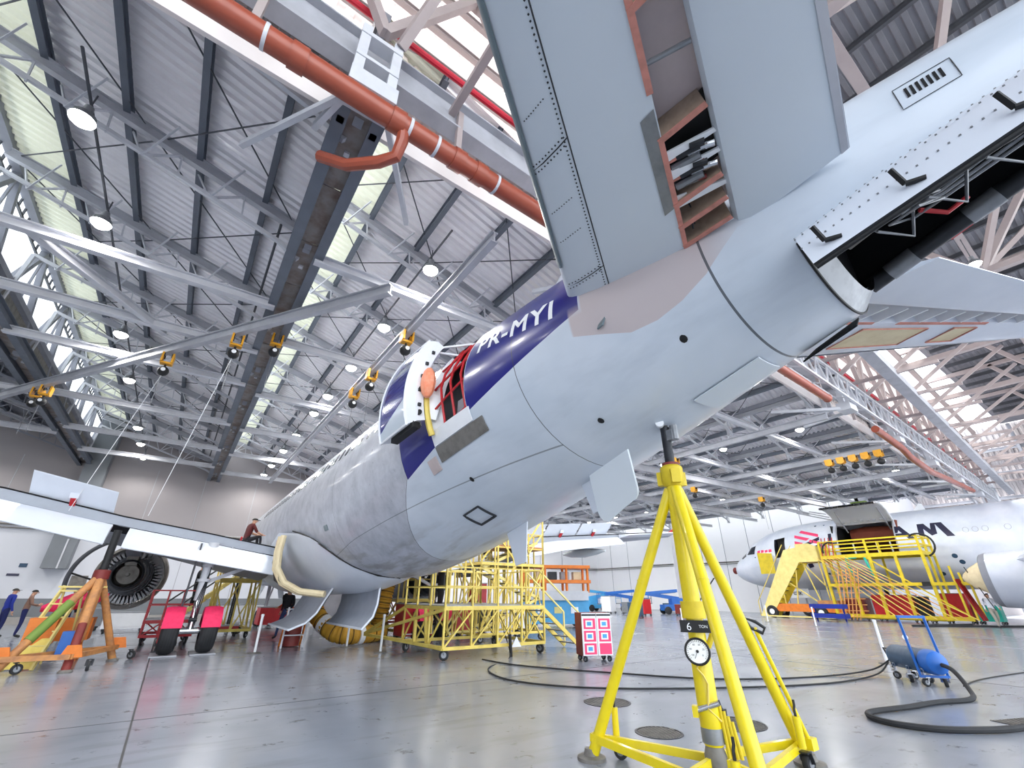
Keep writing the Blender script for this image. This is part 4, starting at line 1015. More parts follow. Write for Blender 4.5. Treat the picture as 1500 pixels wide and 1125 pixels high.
# ---- uncowled engines
def engine(side):
    L = side*5.85; zc = 2.0; ax = V((0, -1, 0))           # points aft
    O = lambda s: A(s, L, zc)
    q = MB().lathe(O(10.3), ax, [(0, .86), (.0, 1.02), (.3, 1.10), (1.6, 1.12), (2.05, 1.08), (2.1, .99), (1.6, .97), (.3, .93), (0, .9)], 40)
    fc = q.build('fan_case', 'steel_dark' if side > 0 else 'worn_grey', AC, ang=40)
    for k in range(44):
        a = 2*PI*k/44; e = V((math.cos(a), 0, math.sin(a))); t = V((-math.sin(a), 0, math.cos(a)))
        q = MB().bar(O(12.0)+e*.66, O(12.0)+e*.93, .02, .16, up=t); q.build('guide_vane', 'steel_white', fc, smooth=False)
    q = MB().lathe(O(11.4), ax, [(0, .7), (.8, .66), (1.1, .60), (1.5, .55), (2.4, .50), (2.9, .46), (2.95, .40), (2.6, .38)], 32); q.build('engine_core', 'dark_metal', fc, ang=30)
    q = MB().lathe(O(13.7), ax, [(0, .42), (.1, .36), (.35, .3), (.36, .06), (.5, .05), (.5, 0)], 28); q.build('exhaust_plug', 'worn_grey', fc, ang=30)
    for r in (.62, .57, .52): MB().lathe(O(12.2+(.66-r)*12), ax, [(0, r-.02), (0, r+.03), (.05, r+.03), (.05, r-.02)], 32).build('core_flange', 'steel_dark', fc)
    q = MB(); q.hexa([A(13.6, L-.2, 2.45), A(11.2, L-.2, 2.5), A(11.2, L+.2, 2.5), A(13.6, L+.2, 2.45), A(16.4, L-.22, 2.95), A(12.6, L-.22, 3.0), A(12.6, L+.22, 3.0), A(16.4, L+.22, 2.95)]); py = q.build('pylon', 'steel_grey', AC, smooth=False)
    MB().box(A(14.1, L, 2.5), (.32, .3, .45)).build('pylon_mount', 'worn_grey', py, smooth=False)
    q = MB()
    for k in range(7): a = .6+k*.35; q.path([O(12.3)+V((.7*math.cos(a), 0, .7*math.sin(a))), O(12.8)+V((.62*math.cos(a+.2), 0, .62*math.sin(a+.2))), O(13.4)+V((.5*math.cos(a), 0, .5*math.sin(a)))], .025, 6)
    q.build('engine_piping', 'dark_metal', fc)
    if side < 0:
        q = MB(); pts = arc(A(12.3, -6.15, 1.85), 1.42, math.radians(78), math.radians(192), 18, (1, 0, 0), (0, 0, 1))
        q.path(pts, .07, 8); w_ = q.build('cowl_hoop', 'steel_dark', fc)
        MB().tube(A(12.3, -7.5, 2.05), A(12.3, -6.75, 1.8), .03, 8).build('hoop_strut', 'black', fc)
        MB().path([A(13.3, -5.35, 3.0), A(13.2, -5.5, 1.6), A(13.1, -5.55, 1.0)], .014, 5).build('hanging_cable', 'grey_metal', fc)
    else:
        q = MB().lathe(O(14.1), ax, [(0, .3), (.5, .22), (.9, .1), (.92, 0)], 20); q.build('exhaust_cone', 'dark_metal', fc)
        for sg in (-1, 1):
            q = MB(); pts = arc(A(12.5, L, 2.0), 1.25, math.radians(90-sg*15), math.radians(90-sg*95), 10, (1, 0, 0), (0, 0, 1)); pb2 = [p+V((sg*.55, -1.6, .35)) for p in pts]
            q.loft([[p+V((sg*.55, 0, .35)) for p in pts], pb2], closed_u=False, caps=False); q.build('open_cowl', 'steel_dark', AC, ang=60)
engine(-1); engine(1)
# ================================================================ lamps and hoists under the roof
lamp_proto = {}
def lamp(x, y, z, label, group, energy=LAMP_W, drop=.35, key='round'):
    if key not in lamp_proto:
        t = thing('high_bay_lamp', label, 'lamp', (x, y, z), group)
        q = MB(); q.lathe(V((x, y, z)), (0, 0, 1), [(0, .2), (.12, .17), (.2, .08), (.34, .07), (.34, 0)], 16); q.build('reflector', 'grey_metal', t)
        q = MB(); q.lathe(V((x, y, z+.01)), (0, 0, -1), [(0, .195), (.05, .18), (.12, .1), (.13, 0)], 16); q.build('lamp_lens', 'lamp_glow', t)
        q = MB(); q.tube((x, y, z+.34), (x, y, z+.34+drop), .015, 6); q.build('hanger', 'steel_dark', t)
        lt_ = bpy.data.lights.new('lamp_bulb', 'SPOT'); lt_.energy = energy; lt_.spot_size = math.radians(165); lt_.spot_blend = .5; lt_.shadow_soft_size = .25; lt_.color = (1, .97, .93)
        lo = bpy.data.objects.new('lamp_bulb', lt_); C.objects.link(lo); lo.parent = t; lo.location = (0, 0, -.16)
        lamp_proto[key] = t; return t
    t = dup(lamp_proto[key]); t.location = (x, y, z); t['label'] = label
    if group: t['group'] = group
    return t
ORD = ['first', 'second', 'third', 'fourth', 'fifth', 'sixth', 'seventh', 'eighth', 'ninth', 'tenth', 'eleventh']
names = {-1: 'dim row outside the glazing', 0: 'row beside the glazing', 1: 'row over the port flank', 2: 'row above the airliner spine', 3: 'row past the yellow jack', 4: 'row beyond the far wing', 5: 'row ahead of the freighter nose', 6: 'row over the freighter'}
for n in range(-1, 7):
    x = ridge(n)+2.88; yb = yback(n)
    ys = {0: [8.64, 11.67, 17.59, 21.84, 25.08, 28.75, 32.1, 35.6], 1: [8.67, 12.06, 15.48, 18.76, 21.2, 25.12, 28.65, 32.76, 35.9]}.get(n, [8.7+4.2*i+(n % 2)*.8 for i in range(int((yb-11)/4.2)+1)])
    for i, y in enumerate(ys): lamp(x, y, 9.3, 'glowing round lamp, %s from the nave, in the %s' % (ORD[i], names[n]), 'lamps in the '+names[n])
for k, (x, y, z) in enumerate(((11.9, .33, 12.2), (17.2, .33, 12.0), (20.5, .33, 12.3), (26.5, .33, 12.4), (36.5, .33, 12.4))):
    lamp(x, y, z, 'glowing lamp under the nave trusses, %s out from the tail cone' % ORD[k], 'lamps in the nave', drop=13.5-z-.34, key='nave%d' % k)
hoist_proto = None
def hoist(x, y, z, label, chain=4.2, pull=(0, 0)):
    global hoist_proto
    if hoist_proto is None:
        t = thing('chain_hoist', label, 'hoist', (x, y, z))
        q = MB(); q.box((x-.13, y, z), (.05, .34, .3)); q.box((x+.13, y, z), (.05, .34, .3)); q.box((x, y, z-.16), (.3, .2, .06)); q.build('trolley', 'hoist_yellow', t, smooth=False)
        q = MB()
        for dx in (-.1, .1):
            for dy in (-.11, .11): q.lathe((x+dx-.02, y+dy, z+.08), (1, 0, 0), [(0, 0), (0, .06), (.04, .06), (.04, 0)], 10)
        q.build('trolley_wheel', 'dark_metal', t)['kind'] = 'stuff'
        q = MB(); q.ball((x, y, z-.42), .15, 12, 8, (1, 1.15, 1)); q.tube((x, y, z-.2), (x, y, z-.32), .03, 6); q.build('hoist_body', 'black', t)
        q = MB(); q.disc((x, y-.176, z-.42), (0, -1, 0), .06, 12); q.build('maker_plate', 'white', t)
        hoist_proto = t
    else:
        t = dup(hoist_proto); t.location = (x, y, z); t['label'] = label
    c = MB(); a = V((x, y, z-.55)); e = a+V((pull[0], pull[1], -chain)); c.tube(a, e, .008, 5); c.build('hoist_chain', 'white' if chain > 3 else 'grey_metal', t)
    return t
def on_mono(t): return V((-9.5+12.12*t, 27.6-18.59*t, 8.12))
for t, l, ch, pl_ in ((.335, 'orange trolley hoist nearest the glazing on the slanted monorail', 1.0, (0, 0)), (.63, 'orange trolley hoist by the end of the slanting roof brace', 4.0, (-.9, 1.0)), (.765, 'orange trolley hoist on the slanted monorail closest to the mid girder', 4.2, (-.7, 1.6))):
    p = on_mono(t); hoist(p.x, p.y, p.z, l, ch, pl_)
p = on_mono(.345); hoist(p.x-.42, p.y+.645, p.z, 'second hoist of the touching pair nearest the glazing', .8)
for y, l, ch in ((10.3, 'orange hoist on the crane rail above the open cabin door', 1.2), (13.2, 'second orange hoist along the crane rail behind the open cabin door', 1.5), (15.0, 'third orange hoist along the crane rail with slack chain', 2.2), (12.3, 'orange hoist on the crane rail beside its twin, over the window row', .9)):
    if y != 12.3: hoist(3.65, y, 8.1, l, ch)
hoist(.75, 13.6, 8.6, 'orange hoist hanging off the mid girder', .8)
for k in range(5): hoist(27.2+.0, 6.6+.55*k, 8.05, ['first', 'second', 'third', 'fourth', 'fifth'][k]+' hoist counted from the nave in the row of five over the freighter', .6)
for x, y, l in ((13.4, 11.0, 'orange hoist left of the jack head on the far crane rail'), (13.4, 16.5, 'orange hoist in front of the far back wall on the crane rail'), (20.3, 13.5, 'orange hoist just right of the jack legs below the roof'), (20.3, 19.5, 'cluster hoist hanging over the parked blue lifts'), (27.2, 17.0, 'orange hoist above the freighter cockpit'), (34.1, 16.0, 'orange hoist above the raised cargo door')): hoist(x, y, 8.05, l, 1.6)
# ================================================================ the tail jack in front
JX, JY = 4.58, 3.12
TJ = thing('tripod_jack', 'bright yellow tripod tail jack with black ram and round pressure gauge under the tail', 'jack', (JX, JY, 0))
JF = [V((4.12, 4.31, 0)), V((5.86, 2.90, 0)), V((3.74, 2.15, 0))]
JA = V((JX, JY, 2.86))
def castor(c, r, parent, fork='dark_metal', name='castor', yaw=0.0):
    ax = V((math.cos(yaw), math.sin(yaw), 0)); c = V(c)
    q = MB(); q.lathe(c-ax*.03+V((0, 0, r)), ax, [(0, r*.3), (0, r*.9), (.012, r), (.048, r), (.06, r*.9), (.06, r*.3)], 18)
    w_ = q.build(name, 'rubber', parent); g = MB(); g.lathe(c-ax*.032+V((0, 0, r)), ax, [(0, .01), (0, r*.55), (.064, r*.55), (.064, .01)], 12); g.build('castor_hub', 'grey_metal', w_)
    q = MB(); o = V((-ax.y, ax.x, 0))*r*.4
    for s in (-.045, .045): q.bar(c+ax*s+V((0, 0, r)), c+ax*s+o+V((0, 0, r*2.2)), .008, .05, up=ax)
    q.bar(c-ax*.05+o+V((0, 0, r*2.2)), c+ax*.05+o+V((0, 0, r*2.2)), .08, .015); q.build('castor_fork', fork, w_, smooth=False)
    return w_
for k, f in enumerate(JF):
    top = JA+(f-JA)*.045+V((0, 0, -.02)); d = (f-JA); bot = JA+d*.985
    q = MB().tube(top, bot, .058, 18); lg = q.build('leg', 'paint_yellow', TJ)
    q = MB(); q.lathe(f, (0, 0, 1), [(0, 0), (0, .15), (.03, .15), (.045, .08), (.10, .066), (.10, 0)], 20); q.build('foot_plate', 'worn_grey', lg)
    MB().lathe(JA+d*.4, d, [(0, .0585), (.004, .0600), (.012, .0600), (.016, .0585)], 18).build('weld_band', 'paint_yellow', lg)
    # tow wheel beside the foot
    e = (JF[(k+1) % 3]-f).normalized(); wpos = f+e*.28+V((0, 0, 0)); up = MB(); up.tube(wpos+V((0, 0, .2)), wpos+V((0, 0, .46)), .036, 12); up.build('wheel_post', 'paint_yellow', lg)
    q = MB(); q.path([wpos+V((0, 0, .46)), wpos+V((0, 0, .52)), wpos+V((.02, 0, .55)), wpos+V((.02, 0, .6))], .012, 6); q.build('post_hook', 'black', lg)
    castor(wpos+V((.05, 0, 0)), .075, TJ, name='tow_wheel', yaw=.5+k)
for k in range(3):
    a, b_ = JF[k], JF[(k+1) % 3]; e = (b_-a).normalized(); mid = (a+b_)/2; mid = mid+(V((JX, JY, 0))-mid)*.45+V((0, 0, .07)); h = V((0, 0, .2))
    q = MB(); q.bar(a+h+e*.02, mid+V((0, 0, .05)), .05, .07); q.build('base_tie', 'paint_yellow', TJ, smooth=False)
    q = MB(); q.bar(b_+h-e*.02, mid+V((0, 0, .05)), .05, .07); q.build('base_tie', 'paint_yellow', TJ, smooth=False)
    q = MB(); q.bar(mid+V((0, 0, .05)), V((JX, JY, .2)), .05, .07); q.build('base_tie', 'paint_yellow', TJ, smooth=False)
# collar, cylinder, ram, saddle
C0 = V((JX, JY, 0))
def up(z): return C0+V((0, 0, z))
MB().lathe(up(2.74), (0, 0, 1), [(0, .07), (0, .10), (.05, .13), (.22, .13), (.24, .115), (.26, .08)], 20).build('head_collar', 'yellow_deep', TJ)
for k in range(3):
    d = (JF[k]-V((JX, JY, 0))).normalized(); MB().box(up(2.84)+d*.12, (.1, .1, .16), rz=math.atan2(d.y, d.x)).build('leg_bracket', 'yellow_deep', TJ, smooth=False)
MB().lathe(up(2.99), (0, 0, 1), [(0, .1), (.03, .1), (.03, .0)], 20).build('wiper_ring', 'red_dark', TJ)
cyl = MB().lathe(up(1.5), (0, 0, 1), [(0, .088), (1.28, .088), (1.28, .0)], 22).build('upper_cylinder', 'paint_yellow', TJ)
MB().lathe(up(1.36), (0, 0, 1), [(0, .1), (.0, .12), (.16, .12), (.16, .09)], 22).build('clamp_ring', 'yellow_deep', TJ)
MB().lathe(up(.3), (0, 0, 1), [(0, 0), (0, .085), (.05, .098), (.72, .098), (.75, .085), (1.06, .085), (1.07, 0)], 22).build('lower_cylinder', 'paint_yellow', TJ)
MB().lathe(up(.13), (0, 0, 1), [(0, 0), (0, .07), (.02, .1), (.1, .1), (.18, .075)], 18).build('base_valve', 'worn_grey', TJ)
MB().lathe(up(.32), (0, 0, 1), [(0, .1), (.12, .1), (.12, .09)], 20).build('maker_label', 'grey_metal', TJ)
ram = MB().lathe(up(2.98), (0, 0, 1), [(0, .056), (.5, .056), (.5, .0)], 18).build('ram', 'dark_metal', TJ)
MB().lathe(up(3.45), (0, 0, 1), [(0, .04), (.1, .04), (.11, .07), (.16, .07), (.16, 0)], 16).build('ram_head', 'black', TJ)
vd = V((-JX, -JY, 0)).normalized(); vr = V((vd.y, -vd.x, 0))*-1
q = MB(); q.tube(up(3.5)+vd*.09-vr*.05, up(3.5)+vd*.16-vr*.05, .05, 12); q.build('load_cell', 'white', TJ)
q = MB(); q.box(up(3.36)+vd*.05-vr*-.06, (.08, .08, .13)); q.tube(up(3.3)+vd*.05+vr*.1, up(3.48)+vd*.05+vr*.1, .05, 10); q.build('load_cell_body', 'grey_metal', TJ)
MB().hexa([up(3.62)+V((dx, dy, dz)) for dz, s in ((0, 1), (.03, 1)) for dx, dy in ((-.16, -.1), (.16, -.1), (.16, .1), (-.16, .1))]).build('saddle_pad', 'red_dark', TJ, smooth=False)
# label plate with number, dial gauge, pump details (turned to the camera side)
pc = up(1.29)+vd*.1; q = MB(); q.box(pc, (.03, .30, .11), rz=math.atan2(vd.y, vd.x)); lb = q.build('number_plate', 'black', TJ, smooth=False)
def flat_text(txt, size, o, rgt, upv, m, parent, name='plate_digits', bold=0.0):
    vs, fs = lettering(txt, size, bold=bold, cuts=10); w_ = max(x for x, y in vs)
    MB().add([V(o)+V(rgt)*(x)+V(upv)*y for x, y in vs], fs).build(name, m, parent, smooth=False)
rt = V((0, 0, 1)).cross(vd)
flat_text('6', .1, pc+vd*.017-rt*.09-V((0, 0, .035)), rt, (0, 0, 1), 'white', lb)
flat_text('TON', .038, pc+vd*.017+rt*.03-V((0, 0, .012)), rt, (0, 0, 1), 'white', lb)
gc = up(1.07)+vd*.13-rt*.02; gd = (vd+V((0, 0, .12))).normalized(); gr = V((0, 0, 1)).cross(gd).normalized(); gu = gd.cross(gr)
gb = MB().lathe(gc, gd, [(0, 0), (0, .118), (.05, .122), (.062, .112), (.058, .1)], 28).build('pressure_gauge', 'black', TJ)
MB().disc(gc+gd*.055, gd, .102, 28).build('gauge_face', 'gauge_face', gb)
q = MB()
for k in range(24):
    a = math.radians(-40+260*k/23); e = gr*math.cos(a)+gu*math.sin(a); q.bar(gc+gd*.058+e*.082, gc+gd*.058+e*.096, .004, .003)
q.bar(gc+gd*.058, gc+gd*.058-gr*.03-gu*.06, .005, .003); q.lathe(gc+gd*.055, gd, [(0, .014), (.012, .014), (.012, 0)], 10); q.build('gauge_marks', 'black', gb, smooth=False)
for k in range(6):
    a = math.radians(-30+48*k); e = gr*math.cos(a)+gu*math.sin(a); flat_text(str(20*k) if k else '0', .022, gc+gd*.058+e*.062-gr*.012-gu*.007, gr, gu, 'black', gb, 'gauge_digits')
q = MB(); q.tube(up(1.1)+rt*.09, up(1.3)+rt*.19, .028, 10); q.lathe(up(1.3)+rt*.19, V(rt)*.4+V((0, 0, 1)), [(0, .034), (.05, .034), (.05, 0)], 10); q.build('filler_neck', 'yellow_deep', TJ)
q = MB(); q.path([up(1.0)+vd*.12, up(.93)+vd*.13-rt*.05, up(.87)+vd*.12, up(.8)+vd*.11+rt*.03, up(.6)+vd*.105, up(.5)+rt*.1+vd*.05], .01, 6); q.build('gauge_hose', 'yellow_worn', TJ)
q = MB()
for k in range(4): q.tube(up(.22)+rt*(.12+.035*k)+vd*.03, up(.62-.04*k)+rt*(.10+.03*k)+vd*.03, .017, 8)
q.build('pump_pipe', 'yellow_deep', TJ)
q = MB(); q.box(up(.55)+rt*.12, (.06, .06, .08)); q.box(up(.43)+rt*.14, (.05, .07, .06)); q.tube(up(.66)+rt*.1, up(.45)+rt*.15, .014, 6); q.build('pump_block', 'dark_metal', TJ)
q = MB(); q.tube(up(.58)-rt*.1+vd*.08, up(.65)+rt*.1+vd*.1, .026, 12); q.build('pump_handle_socket', 'chrome', TJ)
MB().box(up(.57)-rt*.12+vd*.08, (.08, .05, .09), rz=.5).build('handle_stop', 'paint_yellow', TJ, smooth=False)
# hand pump on the second leg
L2 = JF[1]-JA; p1 = JA+L2*.56; p2 = JA+L2*.93; sd = V((L2.y, -L2.x, 0)).normalized()*-1
q = MB(); q.tube(p1+rt*.1, p2+rt*.10, .022, 10); q.build('pump_lever', 'paint_yellow', TJ)
q = MB(); q.path([p1+rt*.02+V((0, 0, .09)), p1+rt*.12+V((0, 0, .06)), p1+rt*.2+V((0, 0, .0)), p1+rt*.17+V((0, 0, -.05)), p1+rt*.06+V((0, 0, .0))], .018, 8, closed=True); q.build('lever_shackle', 'dark_metal', TJ)
MB().box(p2+rt*.1, (.12, .09, .1)).build('lever_bracket', 'paint_yellow', TJ, smooth=False)
# ---------------------------------------------------------------- rusty wing jack at the port wing
WX, WY = -1.5, 16.0
WJ = thing('tripod_jack', 'worn orange tripod jack with long black ram under the port wing', 'jack', (WX, WY, 0))
WA = V((WX, WY, 2.0)); WF = [V((-1.38, 14.75, 0)), V((-.72, 16.7, 0)), V((-2.55, 14.9, 0))]
for k, f in enumerate(WF):
    q = MB().tube(WA+(f-WA)*.04, WA+(f-WA)*.99, .088 if k != 1 else .075, 14, .082); lg = q.build('leg', 'orange_worn' if k else 'red_dark', WJ)
    if k == 2: MB().tube(WA+(f-WA)*.32, WA+(f-WA)*.7, .098, 14).build('leg_sleeve', 'olive', lg)
    if k == 0: MB().tube(WA+(f-WA)*.05, WA+(f-WA)*.55, .0885, 14).build('leg_sleeve', 'orange_worn', lg)
    MB().lathe(f, (0, 0, 1), [(0, 0), (0, .13), (.03, .13), (.06, .09), (.06, 0)], 14).build('foot_plate', 'worn_grey', lg)
    MB().prism([f+V((-.2, 0, .28)), f+V((.2, 0, .28)), f+V((.12, 0, .52)), f+V((-.12, 0, .52))], (0, .05, 0)).build('gusset', 'orange', lg, smooth=False)
    castor(f+V((.35, .1, 0)), .1, WJ, name='tow_wheel', yaw=k)
for k in range(3): MB().bar(WF[k]+V((0, 0, .3)), WF[(k+1) % 3]+V((0, 0, .3)), .09, .1).build('base_tie', 'orange_worn', WJ, smooth=False)
MB().lathe(WA-V((0, 0, .12)), (0, 0, 1), [(0, .1), (.0, .17), (.2, .17), (.22, .12)], 16).build('head_collar', 'red_dark', WJ)
MB().tube(WA-V((0, 0, 1.5)), WA+V((0, 0, .05)), .13, 16).build('cylinder', 'orange_worn', WJ)
MB().tube(WA, WA+V((0, 0, 1.07)), .085, 16).build('ram', 'black', WJ)
MB().box(WA+V((-.7, .1, -1.25)), (.5, .5, .55)).build('pump_box', 'orange', WJ, smooth=False)
MB().box(WA+V((-.1, -.35, -1.5)), (.3, .3, .5)).build('oil_tank', 'blue', WJ, smooth=False)
# pink tarpaulin heap and pale step ladder beside it
q = MB(); rr = []
for k in range(9):
    u = k/8; c = V((-2.55+1.25*u, 17.3, 1.2+.3*u)); r = .26*math.sin(PI*min(.97, max(.06, u)))**.6
    rr.append([c+V((0, r*1.0*math.cos(t), r*(.75+.15*math.sin(3*t+k))*math.sin(t))) for t in [2*PI*i/12 for i in range(12)]])
tag(q.loft(rr).build('rolled_tarpaulin', 'pink_cover'), 'pink tarpaulin roll lying over the orange trestle beside the worn wing jack', 'tarpaulin')
TR = thing('trestle', 'orange steel trestle carrying the pink tarpaulin roll', 'trestle', (-1.9, 17.3, 0))
for x in (-2.4, -1.5):
    for y in (17.0, 17.6): MB().bar((x+(.1 if x < -2 else -.1), y, 1.0), (x, y, 0), .06).build('leg', 'orange', TR, smooth=False)
MB().box((-1.95, 17.3, .72), (1.1, .75, .5)).build('box_top', 'orange', TR, smooth=False)
def ladder(name, label, foot, top, width, m, cat='ladder', rungs=6, wide=None, side=None):
    foot, top = V(foot), V(top); d = top-foot; s_ = V(side) if side else V((d.y, -d.x, 0)).normalized() if V((d.x, d.y, 0)).length > .05 else V((1, 0, 0))
    t = thing(name, label, cat, foot)
    for k in (-.5, .5): MB().bar(foot+s_*(k*width), top+s_*(k*width*(.8)), .05, .07).build('rail', m, t, smooth=False)
    for i in range(rungs):
        u = (i+.6)/rungs; c = foot+d*u; ww = width*(1-.2*u); MB().bar(c-s_*ww/2, c+s_*ww/2, .09, .03).build('rung', m, t, smooth=False)
    return t
l_ = ladder('step_ladder', 'pale yellow step ladder leaning between the worn wing jack and the pink tarpaulin', (-2.3, 15.7, 0), (-1.95, 16.3, 1.72), .55, 'yellow_pale', rungs=6, side=(.93, -.36, 0))
for k in (-.5, .5): MB().bar(V((-1.95, 16.3, 1.72))+V((.93, -.36, 0))*k*.4, V((-1.85, 16.75, 0))+V((.93, -.36, 0))*k*.5, .04).build('rear_prop', 'yellow_pale', l_, smooth=False)
MB().bar((-2.25, 16.3, 1.7), (-1.3, 16.0, 1.7), .04).build('grab_rail', 'yellow_pale', l_, smooth=False)
MB().prism([V((-2.55, 15.78, .03)), V((-2.05, 15.58, .03)), V((-1.95, 15.78, .6)), V((-2.42, 15.98, .6))], (0, .03, .01)).build('foot_board', 'yellow_worn', l_, smooth=False)
# ================================================================ scaffold docks and floor gear
def tubes(t, segs, m, name, w=.05, sq=True):
    for p, q in segs: (MB().bar(p, q, w) if sq else MB().tube(p, q, w/2, 8)).build(name, m, t, smooth=not sq)
def dock(name, label, x0, x1, y0, y1, hz, rail, m, nx=4, brace=True, base=True, w=.06, wheels=True, rot=0.0, group=None):
    """wheeled work dock: base frame, posts, deck, hand rails, braces"""
    t = thing(name, label, 'work dock', ((x0+x1)/2, (y0+y1)/2, 0), group); zb_ = .28
    P = lambda x, y, z: V((x, y, z))
    for (a, b_) in (((x0, y0), (x1, y0)), ((x1, y0), (x1, y1)), ((x1, y1), (x0, y1)), ((x0, y1), (x0, y0))):
        MB().bar(P(*a, zb_), P(*b_, zb_), w*1.4, w*1.6).build('base_rail', m, t, smooth=False)
        MB().bar(P(*a, hz-.05), P(*b_, hz-.05), w*1.2, w*2).build('deck_edge', m, t, smooth=False)
        n_ = nx if a[1] == b_[1] else max(2, nx-1)
        for k in range(n_):
            c = V((*a, 0)).lerp(V((*b_, 0)), k/n_); e = V((*a, 0)).lerp(V((*b_, 0)), (k+1)/n_)
            MB().bar(c+V((0, 0, zb_)), c+V((0, 0, hz+rail)), w).build('post', m, t, smooth=False)
            if brace: MB().bar(c+V((0, 0, zb_)), e+V((0, 0, hz-.1)), w*.8).build('brace', m, t, smooth=False)
        for z in ((hz+rail), (hz+rail*.5)) if rail > 0 else ():
            MB().bar(P(*a, z), P(*b_, z), w*.75).build('hand_rail', m, t, smooth=False)
    MB().box(((x0+x1)/2, (y0+y1)/2, hz), (x1-x0, y1-y0, .04)).build('deck', 'grey_metal', t, smooth=False)
    if wheels:
        for x, y in ((x0+.1, y0+.1), (x1-.1, y0+.1), (x0+.1, y1-.1), (x1-.1, y1-.1)): castor((x, y, 0), .13, t, yaw=random.random()*3)
    return t
d1 = dock('work_dock', 'low yellow work dock with sloping front rail standing under the aft fuselage', 6.25, 9.7, 11.9, 14.6, 1.28, 1.0, 'yellow_worn', nx=4, w=.05)
# tapering extension to the left and a stair on the right
seg = [((6.25, 11.9, .3), (5.75, 16.6, .35)), ((6.25, 14.6, .3), (5.75, 16.6, .35)), ((6.25, 11.9, 1.2), (5.75, 16.6, .38)), ((6.25, 14.6, 1.2), (5.75, 16.6, .38)), ((6.1, 13.4, .3), (6.1, 13.4, .95)), ((6.25, 12.9, .3), (6.15, 12.9, 1.2))]
for p, q in seg: MB().bar(p, q, .075).build('outrigger', 'yellow_worn', d1, smooth=False)
for dy in (0, .75):
    MB().bar((9.7, 12.1+dy, 1.28), (11.4, 12.15+dy, .06), .05, .12).build('stair_stringer', 'yellow_worn', d1, smooth=False)
    MB().bar((9.7, 12.1+dy, 2.3), (11.4, 12.15+dy, 1.05), .045).build('stair_rail', 'yellow_pale', d1, smooth=False); MB().bar((11.4, 12.15+dy, .06), (11.4, 12.15+dy, 1.05), .045).build('stair_post', 'yellow_pale', d1, smooth=False)
for k in range(6): MB().box((9.88+.27*k, 12.5, 1.12-.19*k), (.2, .75, .03)).build('stair_tread', 'grey_metal', d1, smooth=False)
MB().prism([V((8.4, 11.8, .22)), V((8.75, 11.8, .22)), V((8.58, 11.8, .48))], (0, .02, 0)).build('towing_shield', 'white', d1, smooth=False)
MB().tube((8.35, 11.75, 0), (8.3, 11.75, .55), .045, 8).build('screw_foot', 'black', d1)
d2 = dock('work_tower', 'tall yellow work tower with stair flights reaching the aft belly', 9.4, 12.4, 15.2, 17.0, 2.7, 1.15, 'yellow_worn', nx=4, w=.05)
for k in range(3):
    for dy in (0, .7): MB().bar((9.5, 15.3+dy, .4+1.05*k) if k % 2 == 0 else (12.2, 15.3+dy, .4+1.05*k), (12.2, 15.3+dy, 1.45+1.05*k) if k % 2 == 0 else (9.5, 15.3+dy, 1.45+1.05*k), .05, .1).build('stair_stringer', 'yellow_pale', d2, smooth=False)
    for i in range(7): u = (i+.5)/7; MB().box(((9.5+2.7*u) if k % 2 == 0 else (12.2-2.7*u), 15.65, .4+1.05*(k+u)), (.25, .7, .03)).build('stair_tread', 'worn_grey', d2, smooth=False)
for x in (8.1, 8.7, 9.4, 10.0, 10.6, 11.3, 12.4):
    for y in (15.2, 16.4): MB().bar((x, y, .3), (x+.03, y, 4.6 if x > 9 else 3.9), .05).build('mast', 'yellow_worn', d2, smooth=False)
for p, q in (((9.4, 15.2, 2.75), (11, 15.2, 4.55)), ((11, 15.2, 2.75), (9.4, 15.2, 4.55)), ((9.4, 16.4, 4.5), (12.4, 16.4, 4.5)), ((9.4, 15.2, 4.5), (12.4, 15.2, 4.5)), ((11, 15.2, 2.75), (12.4, 15.2, 4.5)), ((9.4, 15.2, .4), (11, 15.2, 2.6)), ((11, 15.2, .4), (12.4, 15.2, 2.6))): MB().bar(p, q, .055).build('cross_brace', 'yellow_worn', d2, smooth=False)
for p, q in (((8.1, 15.2, .4), (9.4, 15.2, 2.0)), ((8.1, 15.2, 3.8), (9.4, 15.2, 2.0)), ((8.7, 16.4, .5), (10.6, 16.4, 3.2)), ((10.6, 16.4, .5), (8.7, 16.4, 3.2)), ((11.3, 15.2, 2.7), (12.4, 15.2, 3.9)), ((8.1, 15.2, 2.35), (9.4, 15.2, 2.35)), ((8.1, 15.2, .4), (9.4, 15.2, .4))): MB().bar(p, q, .05).build('cross_brace', 'yellow_pale', d2, smooth=False)
MB().box((10.9, 15.9, 3.3), (3.0, 1.4, .12)).build('upper_deck', 'orange_worn', d2, smooth=False)
d3 = dock('work_dock', 'yellow work dock with rope-tied corner post next to the open far cowls', 7.6, 9.0, 18.6, 21.4, 1.4, 1.5, 'yellow_worn', nx=2)
MB().bar((7.6, 18.6, 2.35), (9.3, 17.2, 2.35), .1, .16).build('rope_beam', 'cream', d3, smooth=False)
q = MB()
for k in range(5): q.path([V((7.6+.06*math.sin(k), 18.6+.06*math.cos(k), 2.9)), V((7.6+.03*k-.06, 18.58, 2.6)), V((7.6-.05*math.sin(k*2), 18.56, 2.3))], .03, 5)
q.build('rope_lashing', 'duct_yellow', d3)
d4 = dock('work_dock', 'narrow yellow platform dock ahead of the nearer main wheels', 1.6, 3.0, 22.0, 24.6, 2.1, 1.0, 'yellow_worn', nx=2)
d5 = dock('stair_dock', 'brown scaffold stair between the duct and the belly gear doors', 9.5, 12.2, 24.5, 27.5, 2.2, 1.1, 'red_dark', nx=3, w=.07)
d6 = dock('work_dock', 'red and orange railed trolley behind the worn wing jack', -.4, 1.0, 20.4, 22.2, .75, .9, 'red', nx=3, w=.05)
